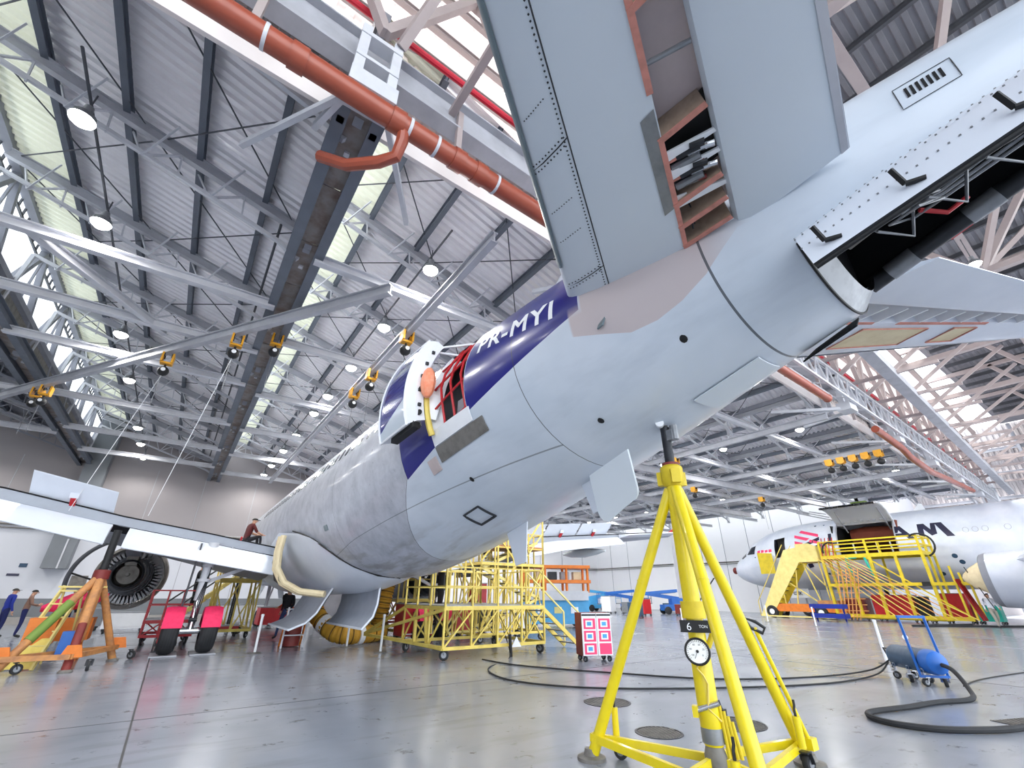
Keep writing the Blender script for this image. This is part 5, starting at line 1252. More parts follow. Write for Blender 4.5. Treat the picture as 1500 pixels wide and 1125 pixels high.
# stair leading up to the near engine
t = thing('access_stair', 'white access stair climbing to the near engine from behind', 'stair', (2, 25, 0))
for dy in (0, .8):
    MB().bar((.1, 24.5+dy, .25), (2.6, 25.5+dy, 2.4), .05, .18).build('stringer', 'yellow_pale', t, smooth=False); MB().bar((.1, 24.5+dy, 1.25), (2.6, 25.5+dy, 3.4), .045).build('hand_rail', 'dark_metal', t, smooth=False); MB().bar((.1, 24.5+dy, .7), (2.6, 25.5+dy, 2.9), .035).build('mid_rail', 'dark_metal', t, smooth=False)
    for x, z in ((.1, .25), (2.6, 2.4)): MB().bar((x, 24.5+dy+(x*.4), z), (x, 24.5+dy+(x*.4), z+1.0), .05).build('rail_post', 'dark_metal', t, smooth=False)
    MB().bar((2.6, 25.5+dy, 0), (2.6, 25.5+dy, 2.4), .07).build('leg', 'dark_metal', t, smooth=False); MB().bar((.1, 24.5+dy, 0), (.1, 24.5+dy, .3), .07).build('leg', 'dark_metal', t, smooth=False)
for k in range(9): u = (k+.5)/9; MB().box((.1+2.5*u, 24.9+u, .25+2.15*u), (.3, .8, .03)).build('tread', 'grey_metal', t, smooth=False)
# ---- ducts
def duct(pts, r, label, n=60):
    P_ = [V(p) for p in pts]; out = []; rs = []
    L = len(P_)-1
    for i in range(n+1):
        u = i/n*L; k = min(int(u), L-1); f = u-k; p0, p1, p2, p3 = P_[max(k-1, 0)], P_[k], P_[k+1], P_[min(k+2, L)]
        out.append(.5*((2*p1)+(p2-p0)*f+(2*p0-5*p1+4*p2-p3)*f*f+(3*p1-p0-3*p2+p3)*f**3)); rs.append(r*(1+(.07 if i % 3 else -.06)))
    o = MB().path(out, r, 14, rs=rs).build('air_duct', 'duct_yellow', ang=80); 
    q = MB()
    for i in range(0, n+1, 6):
        d = out[min(i+1, n)]-out[max(i-1, 0)]; q.lathe(out[i]-d.normalized()*.012, d, [(0, r*1.02), (0, r*1.1), (.025, r*1.1), (.025, r*1.02)], 14)
    q.build('duct_hoop', 'duct_band', o)['kind'] = 'stuff'
    return tag(o, label, 'duct')
duct([(7.1, 18.9, .28), (7.05, 18.85, .8), (7.1, 18.8, 1.4), (7.2, 18.8, 2.0)], .3, 'ribbed yellow air duct standing upright under the belly')
du = duct([(4.45, 18.4, 1.0), (4.65, 18.0, .7), (5.0, 17.5, .38), (5.5, 17.3, .3), (6.3, 17.6, .3), (6.9, 18.2, .3)], .27, 'ribbed yellow air duct curling along the floor from the orange mouth')
q = MB(); q.tube((4.35, 18.55, 1.12), (4.5, 18.3, .94), .3, 14); q.build('duct_mouth', 'orange', du)
MB().tube((4.68, 17.95, .66), (4.8, 17.8, .56), .31, 14).build('tape_band', 'white', du); MB().tube((5.72, 17.33, .3), (5.9, 17.38, .3), .31, 14).build('tape_band', 'white', du)
# red trolley with the duct, red ground unit, red panel
t = thing('step_stool', 'white framed steps with red drum in front of the hanging belly doors', 'steps', (3.6, 17.6, 0))
for x in (3.35, 4.0):
    MB().bar((x, 17.3, 0), (x+.1, 17.7, 1.15), .05).build('leg', 'steel_white', t, smooth=False); MB().bar((x+.1, 18.2, 0), (x+.1, 17.7, 1.15), .05).build('leg', 'orange', t, smooth=False)
for z in (.35, .7, 1.1): MB().box((3.72, 17.4+.35*z, z), (.62, .2, .03)).build('tread', 'steel_white', t, smooth=False)
MB().tube((3.75, 17.9, .02), (3.75, 17.9, .7), .26, 14).build('drum', 'red_dark', t)
def cart(name, label, c, d, m, cat='cart', legs=True, rz=0.0, extra=None):
    c = V(c); t = thing(name, label, cat, c); M = Matrix.Rotation(rz, 3, 'Z')
    MB().box(c+V((0, 0, .18+d[2]/2)), d, rz=rz).build('body', m, t, smooth=False)
    MB().box(c+V((0, 0, .18+d[2]+.02)), (d[0]*1.03, d[1]*1.03, .04), rz=rz).build('lid', 'grey_metal', t, smooth=False)
    for sx in (-.42, .42):
        for sy in (-.42, .42): castor(c+M @ V((d[0]*sx, d[1]*sy, 0)), .085, t, yaw=rz)
    f = c+M @ V((0, -d[1]/2-.006, .18+d[2]/2)); MB().box(f, (d[0]*.8, .012, d[2]*.75), rz=rz).build('front_panel', extra or m, t, smooth=False)
    MB().bar(c+M @ V((-d[0]*.4, d[1]*.55, .18+d[2]*.8)), c+M @ V((d[0]*.4, d[1]*.55, .18+d[2]*.8)), .03).build('push_bar', 'dark_metal', t, smooth=False)
    return t
t = cart('ground_unit', 'red ground power unit with white edged panel behind the low yellow dock', (7.95, 17.6, 0), (1.25, .8, 1.05), 'red', 'ground unit')
for k in range(4):
    a = [V((7.36, 17.17, .25)), V((8.54, 17.17, .25)), V((8.54, 17.17, 1.2)), V((7.36, 17.17, 1.2))]; MB().bar(a[k], a[(k+1) % 4], .04).build('panel_edging', 'white', t, smooth=False)
cart('ground_unit', 'red ground unit half hidden among the dock braces', (10.2, 18.9, 0), (1.6, 1.0, 1.05), 'red', 'ground unit')
cart('ground_unit', 'tall red locker cart under the far wing beside the tower', (12.9, 21.2, 0), (.8, .6, 1.9), 'red', 'ground unit')
cart('ground_unit', 'black ground unit in shade under the far engine', (12.0, 19.6, 0), (1.4, .9, 1.0), 'black', 'ground unit')
cart('parts_cart', 'white cabinet cart glimpsed through the tower braces', (13.0, 17.6, 0), (.45, .4, .75), 'white', 'cart')
cart('tow_tractor', 'red tow tractor parked beyond the nearer main wheels', (4.9, 27.5, 0), (1.9, 1.1, .75), 'red', 'tractor')
cart('jack_trolley', 'flat red trolley jack lying on the floor behind the nearer wheels', (2.2, 23.2, 0), (1.0, .6, .2), 'red', 'trolley')
cart('jack_trolley', 'red box trolley just outboard of the nearer main wheels', (.35, 19.2, 0), (.5, .5, .5), 'red', 'trolley')
cart('parts_cart', 'grey wheeled parts cart near the back wall, outboard of the near engine', (-3.0, 30.0, 0), (1.6, .7, .7), 'wall_grey', 'cart')
cart('parts_cart', 'long white bench cart near the back wall behind the brown-sweater person', (-1.2, 27.5, 0), (1.5, .6, .6), 'white', 'cart')
cart('parts_cart', 'pale workbench cart along the back wall under the nose', (3.8, 33.6, 0), (2.4, .8, .75), 'white', 'cart')
cart('parts_cart', 'blue-grey tall cabinet cart below the belly behind brown stair', (8.6, 29.0, 0), (3.2, 1.0, 2.4), 'steel_light', 'cart')
# wheel plates
for d in (-.46, .46):
    tag(MB().box(A(17.55, -3.795+d, -DZ+.02), (.62, 1.1, .03)).build('floor_plate', 'steel_light', smooth=False), 'grey weighing plate beneath the %s near main wheel' % ('outer' if d < 0 else 'inner'), 'plate')
# ---- red tool cabinet with printed door panels
t = thing('tool_cabinet', 'brown tool cabinet with red and white door panels by the jack leg', 'cabinet', (9.75, 9.85, 0))
cx, cy_, ww, dd, hh = 9.75, 9.85, .84, .52, 1.0
M_ = Matrix.Rotation(-.42, 3, 'Z'); TO = V((cx, cy_, 0)); tp = lambda x, y, z: TO+M_ @ V((x, y, z))
MB().box(TO+V((0, 0, .14+hh/2)), (ww, dd, hh), rz=-.42).build('body', 'red_dark', t, smooth=False)
for k in (0, 1):
    x = -ww/4+ww/2*k; dr_ = MB().box(tp(x, -dd/2-.01, .14+hh/2), (ww/2-.015, .02, hh-.01), rz=-.42).build('door', 'white', t, smooth=False)
    MB().box(tp(x, -dd/2-.024, .14+hh*.95), (ww/2-.02, .012, .04), rz=-.42).build('door_grip', 'black', dr_, smooth=False)
    for j in range(3):
        z = .14+hh*(.16+.29*j); MB().box(tp(x+.01, -dd/2-.023, z), (ww/2-.09, .008, hh*.25), rz=-.42).build('print_block', 'pink', dr_, smooth=False)
        if (k, j) != (1, 0): MB().box(tp(x-.0, -dd/2-.029, z), (.2, .004, .16), rz=-.42).build('print_window', 'white', dr_, smooth=False); MB().box(tp(x-.0, -dd/2-.033, z), (.12, .004, .09), rz=-.42).build('print_mark', 'blue_light', dr_, smooth=False)
for sx in (-.4, .4):
    for sy in (-.4, .4): castor(tp(ww*sx, dd*sy, 0), .065, t, yaw=.3)
# ---- white stanchions
st0 = None
STN = [(15.82, 5.25, 'white stanchion nearest the blue air tank'), (31.0, 13.2, 'white stanchion in front of the stairs wheel'), (33.5, 17.2, 'white stanchion at the bottom of the yellow passenger stairs'), (21.0, 15.0, 'white stanchion between the jack legs'), (2.5, 16.4, 'white stanchion in front of the belly door tip'), (5.2, 16.6, 'white stanchion in front of the yellow duct elbow'), (5.6, 14.6, 'white stanchion by the dock outrigger tip')]
for x, y, l in STN:
    if st0 is None:
        t = thing('stanchion', l, 'post', (x, y, 0), 'white barrier posts'); MB().lathe((x, y, 0), (0, 0, 1), [(0, 0), (0, .19), (.02, .18), (.035, .04), (.035, 0)], 18).build('base', 'worn_grey', t)
        MB().tube((x, y, .03), (x, y, .98), .036, 10).build('post', 'white', t); MB().lathe((x, y, .96), (0, 0, 1), [(0, .045), (.05, .045), (.06, .0)], 10).build('post_cap', 'white', t); st0 = t
    else:
        t = dup(st0); t.location = (x, y, 0); t['label'] = l
# ---- blue air tank on castors with handle and hoses
TX, TY = 12.95, 3.78; t = thing('air_tank', 'blue wheeled air tank with tall tubular push handle on the floor', 'air tank', (TX, TY, 0))
ax = (V((12.45, 3.32, 0))-V((13.45, 4.35, 0))).normalized(); sx_ = V((-ax.y, ax.x, 0)); cz = V((TX, TY, .42))
tk = MB().lathe(cz-ax*.72, ax, [(0, 0), (.02, .12), (.1, .2), (.16, .215), (1.14, .215)], 28).build('tank_shell', 'blue_dark', t)
MB().lathe(cz+ax*.42, ax, [(0, .217), (.1, .217), (.22, .19), (.29, .1), (.31, 0)], 28).build('tank_end', 'blue', tk)
for k, (u, s_) in enumerate(((-.5, -1), (-.5, 1), (-.05, -1), (-.05, 1), (.4, -1), (.4, 1))):
    c = cz+ax*u+sx_*(.17*s_); castor((c.x, c.y, 0), .07, t, fork='chrome', yaw=k); MB().bar((c.x, c.y, .14), (c.x, c.y, .3), .04).build('castor_leg', 'chrome', t, smooth=False)
for u in (-.5, -.05, .4): MB().bar(cz+ax*u-sx_*.2-V((0, 0, .16)), cz+ax*u+sx_*.2-V((0, 0, .16)), .05, .05).build('cradle', 'blue_dark', t, smooth=False)
for s_ in (-1, 1): MB().bar(cz+ax*.42+sx_*(.24*s_)-V((0, 0, .25)), cz+ax*.30+sx_*(.24*s_)+V((0, 0, .78)), .04).build('push_handle', 'blue', t, smooth=False)
MB().bar(cz+ax*.30+sx_*.26+V((0, 0, .78)), cz+ax*.30-sx_*.26+V((0, 0, .78)), .05).build('handle_grip', 'blue', t, smooth=False); MB().bar(cz+ax*.42+sx_*.26-V((0, 0, .25)), cz+ax*.42-sx_*.26-V((0, 0, .25)), .04).build('handle_foot', 'blue', t, smooth=False)
q = MB(); q.tube(cz-ax*.1+V((0, 0, .2)), cz-ax*.1+V((0, 0, .34)), .012, 6); q.build('gauge_stem', 'chrome', t); MB().lathe(cz-ax*.1+V((0, 0, .38)), (-.8, -.3, .1), [(0, 0), (0, .05), (.03, .05), (.03, 0)], 14).build('tank_gauge', 'gauge_face', t)
q = MB()
for k in range(3): q.path([cz-ax*.7+V((0, 0, .1-.1*k)), cz-ax*.85+sx_*(.15*k-.1)+V((0, 0, .12-.1*k)), cz-ax*.9-V((0, 0, .15+.05*k)), cz-ax*.75-V((0, 0, .2))], .018, 6)
q.build('tank_hose_loop', 'rubber', t)
def spline(P_, n=12):
    P_ = [V(p) for p in P_]; out = []; L = len(P_)-1
    for k in range(L):
        p0, p1, p2, p3 = P_[max(k-1, 0)], P_[k], P_[k+1], P_[min(k+2, L)]
        for i in range(n): f = i/n; out.append(.5*((2*p1)+(p2-p0)*f+(2*p0-5*p1+4*p2-p3)*f*f+(3*p1-p0-3*p2+p3)*f**3))
    return out+[P_[-1]]
def hose(pts, r, label, m='rubber', cat='hose'): return tag(MB().path(spline([(x, y, r+.002) if z is None else (x, y, z) for x, y, z in pts]), r, 8).build('floor_hose', m), label, cat)
hose([(12.5, 3.28, .4), (12.2, 3.05, .35), (11.9, 2.85, .12), (11.4, 2.75, None), (10.6, 3.0, None), (9.8, 3.15, None), (9.0, 3.35, None), (8.65, 3.3, None), (8.45, 3.1, None), (8.4, 2.85, None), (8.55, 2.5, None), (8.9, 2.2, None), (9.4, 1.95, None), (10.2, 1.75, None), (11.2, 1.55, None), (12.5, 1.3, None)], .038, 'thick black hose looping on the floor beside the air tank')
hose([(13.6, 4.45, .3), (13.3, 4.75, .1), (12.2, 5.2, None), (10.6, 5.8, None), (9.5, 6.6, None), (8.6, 8.0, None), (7.9, 9.2, None), (7.4, 10.4, None), (7.3, 11.6, None)], .016, 'thin black hose running from the air tank to the yellow dock', cat='hose')
hose([(13.65, 4.5, .25), (13.1, 4.6, .05), (11.5, 4.75, None), (9.6, 5.4, None), (7.5, 6.6, None), (6.5, 7.6, None), (6.1, 8.8, None), (6.6, 10.2, None), (8.2, 11.6, None), (8.4, 12.2, .6)], .016, 'second thin black hose crossing behind the jack legs', cat='hose')
hose([(13.1, 3.2, None), (14.5, 3.2, None), (17, 2.8, None), (20, 2.2, None)], .012, 'thin cable trailing away from the air tank handle', cat='cable')
hose([(41, 8.5, None), (36.5, 10.2, None), (37.5, 9.2, None), (40, 7.2, None), (44, 4.5, None)], .05, 'black hose lying before the freighter dock', cat='hose')
# ---- drain grates and the dark strip drain
for x, y, r, l in ((6.3, 6.15, .38, 'round floor drain grate beyond the jack foot'), (6.75, 4.25, .42, 'round floor drain grate behind the jack cylinder'), (5.55, 4.55, .3, 'small round floor drain grate close to the jack cylinder')):
    t = thing('drain_grate', l, 'drain', (x, y, 0)); MB().lathe((x, y, .0), (0, 0, 1), [(0, r), (.006, r), (.006, r-.03), (0, r-.03)], 28).build('rim', 'dark_metal', t)
    MB().disc((x, y, .002), (0, 0, 1), r-.03, 24).build('pit', 'seam', t)
    q = MB()
    for k in range(-6, 7):
        h = math.sqrt(max(0, (r-.04)**2-(k*r/7)**2)); q.box((x+k*r/7, y, .004), (.02, 2*h, .004))
    q.build('grate_bars', 'worn_grey', t, smooth=False)['kind'] = 'stuff'
t = thing('drain_grate', 'rectangular trench drain grate under the thick black hose', 'drain', (10.6, 1.9, 0)); M_ = Matrix.Rotation(-.5, 3, 'Z')
MB().box((10.6, 1.75, .002), (1.6, .55, .004), rz=-.35).build('pit', 'seam', t, smooth=False)
q = MB()
for k in range(22): q.box(V((10.6, 1.75, .006))+Matrix.Rotation(-.35, 3, 'Z') @ V((-.77+.073*k, 0, 0)), (.03, .5, .008), rz=-.35)
q.build('grate_bars', 'worn_grey', t, smooth=False)['kind'] = 'stuff'
# ================================================================ the white freighter across the hangar
FX, FY = 47.0, 26.2
def B(s, L, z): return V((FX+L, FY-s, z))
FZB = [(0, 3.9), (.3, 3.3), (1, 2.85), (2.2, 2.45), (4, 2.17), (7, 2.08), (30, 2.08), (36, 2.3), (45, 3.6), (55, 5.6)]
FZT = [(0, 3.92), (.3, 4.5), (1, 5.1), (2, 5.75), (2.6, 6.3), (4, 7.0), (6, 7.5), (8.5, 7.72), (11, 7.78), (40, 7.78), (55, 7.2)]
FHW = [(0, .02), (.3, .62), (1, 1.15), (2.2, 1.7), (4, 2.2), (6.5, 2.5), (9, 2.58), (38, 2.58), (48, 1.6), (55, .4)]
def ff(s, th, off=0.0):
    zb, zt, hw = smo(s, FZB), smo(s, FZT), smo(s, FHW); zc, hz_ = (zb+zt)/2, (zt-zb)/2
    return B(s, (hw+off)*math.sin(th), zc+(hz_+off)*math.cos(th))
def fth(s, z):
    zb, zt = smo(s, FZB), smo(s, FZT); return -math.acos(max(-1, min(1, (z-(zb+zt)/2)/((zt-zb)/2))))
FR = thing('freighter', 'white cargo jet with raised side cargo door parked along the far wall', 'aircraft', (FX, FY, 0))
m, n, b = newmat('freighter_skin', .28); b.inputs['Coat Weight'].default_value = .4
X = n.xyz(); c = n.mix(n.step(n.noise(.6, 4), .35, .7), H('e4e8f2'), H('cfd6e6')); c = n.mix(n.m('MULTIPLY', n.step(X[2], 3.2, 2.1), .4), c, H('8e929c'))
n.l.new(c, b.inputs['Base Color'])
CS1, CS2, CZ1, CZ2 = 10.6, 14.55, 4.55, 7.15
PS1, PS2, PZ1, PZ2 = 5.3, 6.3, 4.75, 6.4
aset = sorted(set(range(-180, 180, 8)) - {-88, -56, -64, -72, -48, -96, -40, -32, -104} | {round(math.degrees(fth(12, CZ1)), 2), round(math.degrees(fth(12, CZ2)), 2), round(math.degrees(fth(5.8, PZ1)), 2), round(math.degrees(fth(5.8, PZ2)), 2), -72, -64, -56, -88, -40})
aC1, aC2, aP1, aP2 = [round(math.degrees(fth(*q)), 2) for q in ((12, CZ1), (12, CZ2), (5.8, PZ1), (5.8, PZ2))]
sset = sorted(set([0, .1, .3, .6, 1, 1.5, 2, 2.6, 3.2, 4, 4.8, PS1, PS2, 7.2, 8.5, 9.6, CS1, 11.5, 12.5, 13.5, CS2, 16, 18, 20, 22, 24, 26, 30, 34, 38, 42, 46, 50, 55]))
def fskip(i, k):
    s = (sset[i]+sset[i+1])/2; a1 = aset[(k+1) % len(aset)] if k+1 < len(aset) else 180; a = (aset[k]+a1)/2
    return (CS1 < s < CS2 and aC1 < a < aC2) or (PS1 < s < PS2 and aP1 < a < aP2)
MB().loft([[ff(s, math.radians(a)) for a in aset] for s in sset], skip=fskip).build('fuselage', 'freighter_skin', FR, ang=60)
# holds behind the two openings
q = MB(); q.box(B(12.55, .2, 4.45), (4.6, 4.2, .08)); q.build('cargo_floor', 'grey_metal', FR, smooth=False)
MB().box(B(10.3, 0, 5.7), (4.4, .08, 2.6)).build('hold_end', 'void', FR, smooth=False); MB().box(B(14.8, 0, 5.7), (4.4, .08, 2.6)).build('hold_end', 'tarp_brown', FR, smooth=False)
MB().box(B(12.55, 2.1, 5.7), (.08, 4.5, 2.6)).build('hold_side', 'tarp_brown', FR, smooth=False)
rr = []
for u, k in ((0, .3), (.05, .85), (.3, 1), (.7, .95), (.95, .8), (1, .3)): rr.append([B(10.9+3.4*u, .1, 6.2)+V((1.0*k*math.cos(t), 0, .75*k*math.sin(t))) for t in [2*PI*i/10+.3 for i in range(10)]])
MB().loft(rr).build('covered_cargo', 'tarp_brown', FR, ang=25)
for s in (11.4, 12.2, 13.0, 13.9): MB().tube(B(s, -1.7, 4.5), B(s, -1.75, 5.6), .06, 8).build('hold_stanchion', 'white', FR)
q = MB(); q.box(B(11.6, -1.3, 4.85), (.7, .8, .6)); q.build('hold_crate', 'black', FR, smooth=False)
MB().box(B(5.8, .2, 5.6), (2.4, 1.4, 2.0)).build('galley_block', 'worn_grey', FR, smooth=False)
q = MB().path([ff(CS1+(CS2-CS1)*k/6, math.radians(aC1), .01) for k in range(7)]+[ff(CS2, math.radians(aC1+(aC2-aC1)*k/6), .01) for k in range(1, 7)]+[ff(CS2-(CS2-CS1)*k/6, math.radians(aC2), .01) for k in range(1, 7)]+[ff(CS1, math.radians(aC2-(aC2-aC1)*k/6), .01) for k in range(1, 6)], .05, 5, closed=True); q.build('cargo_sill', 'steel_light', FR)
# raised cargo door
h0, h1 = ff(CS1, math.radians(aC2)), ff(CS2, math.radians(aC2)); pts = [(0, 0), (-.45, .42), (-.95, .78), (-1.55, 1.02), (-2.2, 1.12), (-2.75, 1.08)]
o_ = MB(); o_.loft([[h0+V((x, 0, z)) for x, z in pts], [h1+V((x, 0, z)) for x, z in pts]], closed_u=False, caps=False); o_.loft([[h0+V((x+.03, 0, z-.16)) for x, z in pts], [h1+V((x+.03, 0, z-.16)) for x, z in pts]], closed_u=False, caps=False)
for h in (h0, h1): o_.loft([[h+V((x, 0, z)) for x, z in pts], [h+V((x+.03, 0, z-.16)) for x, z in pts]], closed_u=False, caps=False)
cd = o_.build('cargo_door', 'wall_white', FR, ang=50)
MB().path([h1+V((x, .02, z-.08)) for x, z in pts], .09, 6).build('door_edge', 'white', cd)
for k in range(9): MB().box(h0.lerp(h1, (k+.5)/9)+V((-.25, 0, .06)), (.12, .16, .1)).build('door_latch', 'steel_light', cd, smooth=False)
for k in range(10): MB().box(h0.lerp(h1, (k+.5)/10)+V((-2.72, 0, 1.0)), (.14, .12, .12)).build('latch_hook', 'dark_metal', cd, smooth=False)
MB().box(h0.lerp(h1, .72)+V((-2.5, 0, 1.16)), (.5, 1.0, .1)).build('door_patch', 'olive', cd, smooth=False)
for e in (.15, .9): MB().tube(h0.lerp(h1, e)+V((.3, 0, -.7)), h0.lerp(h1, e)+V((-1.4, 0, .85)), .05, 8).build('door_actuator', 'steel_light', cd)
q = MB()
for k in range(3): q.tube(h0+V((-.3-.5*k, .1, .35+.2*k)), h0+V((-2.4, 1.9-.5*k, .95)), .045, 6)
q.build('door_stay', 'steel_light', cd)
# markings: slanted bands, dark squares, big letters, round window blanks
def fwrap(pts2, s0, z0, off=.012):
    return [ff(s0+x, fth(s0+x, z0)+y/((smo(s0+x, FZT)-smo(s0+x, FZB))/2), off) for x, y in pts2]
def fpoly(pts2, name, m, n_=5):
    # quad band: subdivide between two edges
    a, b_, c, d = [V((*p, 0)) for p in pts2]; m_ = MB(); rows = []
    for i in range(n_+1):
        u = i/n_; p, q = a.lerp(d, u), b_.lerp(c, u); rows.append([ff((p.lerp(q, k/n_)).x, fth((p.lerp(q, k/n_)).x, (p.lerp(q, k/n_)).y), .012) for k in range(n_+1)])
    m_.loft(rows, closed_u=False, caps=False); return m_.build(name, m, FR, smooth=False)
sY = lambda Y: FY-Y
fpoly([(7.75, 6.92), (9.2, 6.45), (9.2, 6.2), (7.6, 6.72)], 'emblem_band', 'pink'); fpoly([(7.2, 6.55), (8.5, 6.15), (8.2, 5.98), (7.2, 6.3)], 'emblem_band', 'pink'); fpoly([(7.2, 6.02), (7.9, 5.82), (7.7, 5.62), (7.2, 5.78)], 'emblem_band', 'pink'); fpoly([(8.5, 6.05), (9.25, 5.82), (9.25, 5.6), (8.4, 5.85)], 'emblem_band', 'pink')
fpoly([(7.7, 5.62), (9.25, 6.22), (9.25, 5.95), (8.0, 5.48)], 'emblem_band', 'navy_mark'); fpoly([(7.65, 5.25), (9.3, 5.62), (9.3, 5.42), (7.7, 4.98)], 'emblem_band', 'navy_mark')
fpoly([(7.75, 4.72), (8.55, 4.98), (8.6, 4.65), (7.8, 4.4)], 'emblem_square', 'navy_mark'); fpoly([(7.85, 4.08), (8.25, 4.2), (8.3, 3.88), (7.9, 3.76)], 'emblem_square', 'navy_mark')
fpoly([(9.95, 6.4), (10.2, 6.4), (10.2, 5.42), (9.95, 5.42)], 'marking_letter', 'navy_mark'); fpoly([(9.95, 5.68), (10.57, 5.68), (10.57, 5.42), (9.95, 5.42)], 'marking_letter', 'navy_mark')
def letter(strokes):
    for st_ in strokes: fpoly(st_, 'marking_letter', 'navy_mark')
letter([[(14.6, 6.5), (14.95, 6.5), (15.75, 5.5), (15.35, 5.5)], [(14.6, 6.5), (14.95, 6.5), (14.75, 6.0), (14.6, 6.0)], [(14.6, 5.95), (15.2, 5.95), (15.35, 5.75), (14.6, 5.75)]])
letter([[(16.0, 6.52), (16.33, 6.52), (16.33, 5.48), (16.0, 5.48)], [(16.05, 6.52), (16.4, 6.52), (17.0, 5.72), (16.72, 5.62)], [(16.72, 5.72), (17.05, 5.72), (17.05, 6.52), (16.78, 6.52)], [(17.0, 6.52), (17.42, 6.52), (17.98, 5.5), (17.55, 5.5)]])
for s in (18.6, 19.1, 19.6, 20.7, 21.9): q = MB().path([ff(s+.16*math.cos(2*PI*k/14), fth(s, 5.85)+.19*math.sin(2*PI*k/14)/2.85, .004) for k in range(14)], .012, 4, closed=True); q.build('window_blank', 'steel_light', FR)
for s, z, r in ((17.5, 4.2, .16), (17.75, 3.8, .16), (16.4, 3.1, .16), (8.9, 7.2, .1), (9.6, 7.2, .07), (9.2, 3.3, .1), (16.0, 4.9, .08), (4.0, 4.6, .07), (3.2, 4.9, .06)): MB().disc(ff(s, fth(s, z), .012), ff(s, fth(s, z), 1)-ff(s, fth(s, z)), r, 12).build('service_port', 'blue_dark', FR)
fpoly([(2.1, 5.2), (2.6, 5.85), (3.25, 5.95), (3.15, 5.2)], 'cockpit_window', 'glass_dark'); fpoly([(1.3, 4.95), (1.85, 5.45), (2.0, 5.1), (1.5, 4.85)], 'cockpit_window', 'glass_dark')
for k in range(4): fpoly([(3.5+.4*k, 5.45+.05*(k % 2)), (3.8+.4*k, 5.5), (3.8+.4*k, 5.28), (3.5+.4*k, 5.25)], 'pink_scrawl', 'pink')
MB().ball(B(-.12, 0, 3.9), .32, 10, 8, (1, .8, 1)).build('nose_cover', 'red_dark', FR)
MB().prism([B(15.6, 0, 7.75), B(16.4, 0, 7.75), B(16.3, 0, 8.25), B(16.1, 0, 8.3)], (.05, 0, 0)).build('blade_antenna', 'white', FR, smooth=False)
# nose gear, wing stub and near engine
for d in (-.3, .3): wheel(B(6.0, d, .47), (1, 0, 0), .47, .3, FR, 'nose_tyre', False)
MB().tube(B(6, 0, .5), B(6, 0, 2.3), .12, 12).build('nose_gear_leg', 'steel_white', FR)
gd_ = MB().prism([B(4.9, -.7, 2.2), B(6.6, -.7, 2.2), B(6.6, -.8, 1.45), B(4.9, -.8, 1.45)], (.04, 0, 0)).build('nose_gear_door', 'white', FR, smooth=False)
flat_text('CXK', .36, B(5.35, -.86, 1.7), (0, -1, 0), (0, 0, 1), 'navy_mark', gd_, 'door_letters', .01)
secs = []
for L, le, c, zc, t in ((-2.4, 17.5, 9.5, 2.9, 1.2), (-7.9, 20.5, 7.0, 3.4, .8), (-23, 30.5, 2.5, 4.6, .3)): secs.append([B(le+c*u, L, zc+t*k) for u, k in ((0, 0), (.05, .3), (.3, .5), (.7, .3), (1, 0), (.7, -.3), (.3, -.5), (.05, -.3))])
MB().loft(secs).build('wing', 'freighter_skin', FR, ang=60)
EN = B(19.6, -7.9, 2.5); bk = V((0, -1, 0))
nc = MB().lathe(EN, bk, [(.25, 1.12), (.08, 1.2), (0, 1.28), (.06, 1.36), (.35, 1.45), (1.6, 1.5), (3.4, 1.42), (4.4, 1.25)], 40).build('engine_cowl', 'freighter_skin', FR, ang=60)
MB().lathe(EN, bk, [(.26, 1.12), (.06, 1.22), (-.01, 1.29), (.06, 1.372), (.34, 1.458)], 40).build('inlet_lip', 'steel_grey', nc, ang=60)
MB().lathe(EN, bk, [(.2, 1.15), (.5, 1.12), (.5, 0)], 32).build('inlet_duct', 'void', nc)
MB().lathe(EN+V((-.35, 0, .1)), bk, [(-1.05, 0), (-.95, .2), (-.6, .55), (-.1, .85), (.25, .95), (.3, 0)], 28).build('inlet_cover', 'cream', nc, ang=60)
MB().prism([B(20.3, -7.9, 3.9), B(25, -7.9, 3.9), B(25, -7.9, 3.0), B(21.5, -7.9, 3.3)], (.3, 0, 0)).build('pylon', 'freighter_skin', FR, smooth=False)
MB().tube(B(19.5, -8.6, .9), B(18.9, -8.7, 3.2), .025, 6).build('ground_cable_pole', 'dark_metal', FR)
# ---- yellow passenger stairs at the forward door
t = thing('passenger_stairs', 'yellow covered boarding stairs on a truck at the freighter front door', 'stairs', (41, 18.5, 0))
for dx in (0, 1.5):
    x = 41.2+dx; MB().prism([V((x, 21.6, .1)), V((x, 20.7, .1)), V((x, 17.6, 4.05)), V((x, 17.6, 5.2)), V((x, 18.6, 5.05))], (.06, 0, 0)).build('side_panel', 'yellow_pale' if dx == 0 else 'yellow_deep', t, smooth=False)
    MB().bar((x, 21.6, 1.2), (x, 18.6, 5.5), .05).build('hand_rail', 'yellow_worn', t, smooth=False); MB().bar((x, 21.6, .1), (x, 21.6, 1.2), .05).build('rail_post', 'yellow_worn', t, smooth=False)
for k in range(12): u = (k+.5)/12; MB().box((41.95, 21.2-3.1*u, .25+3.9*u), (1.45, .3, .04)).build('tread', 'worn_grey', t, smooth=False)
MB().box((42.2, 16.9, 4.1), (2.2, 1.6, .08)).build('platform', 'yellow_pale', t, smooth=False)
MB().prism([V((41.2, 17.6, 4.1)), V((41.2, 16.1, 4.1)), V((41.2, 16.1, 5.2)), V((41.2, 16.6, 5.45)), V((41.2, 17.6, 5.45))], (.05, 0, 0)).build('platform_side', 'yellow_pale', t, smooth=False)
MB().box((42.3, 16.1, 4.65), (2.1, .05, 1.1)).build('platform_side', 'yellow_pale', t, smooth=False)
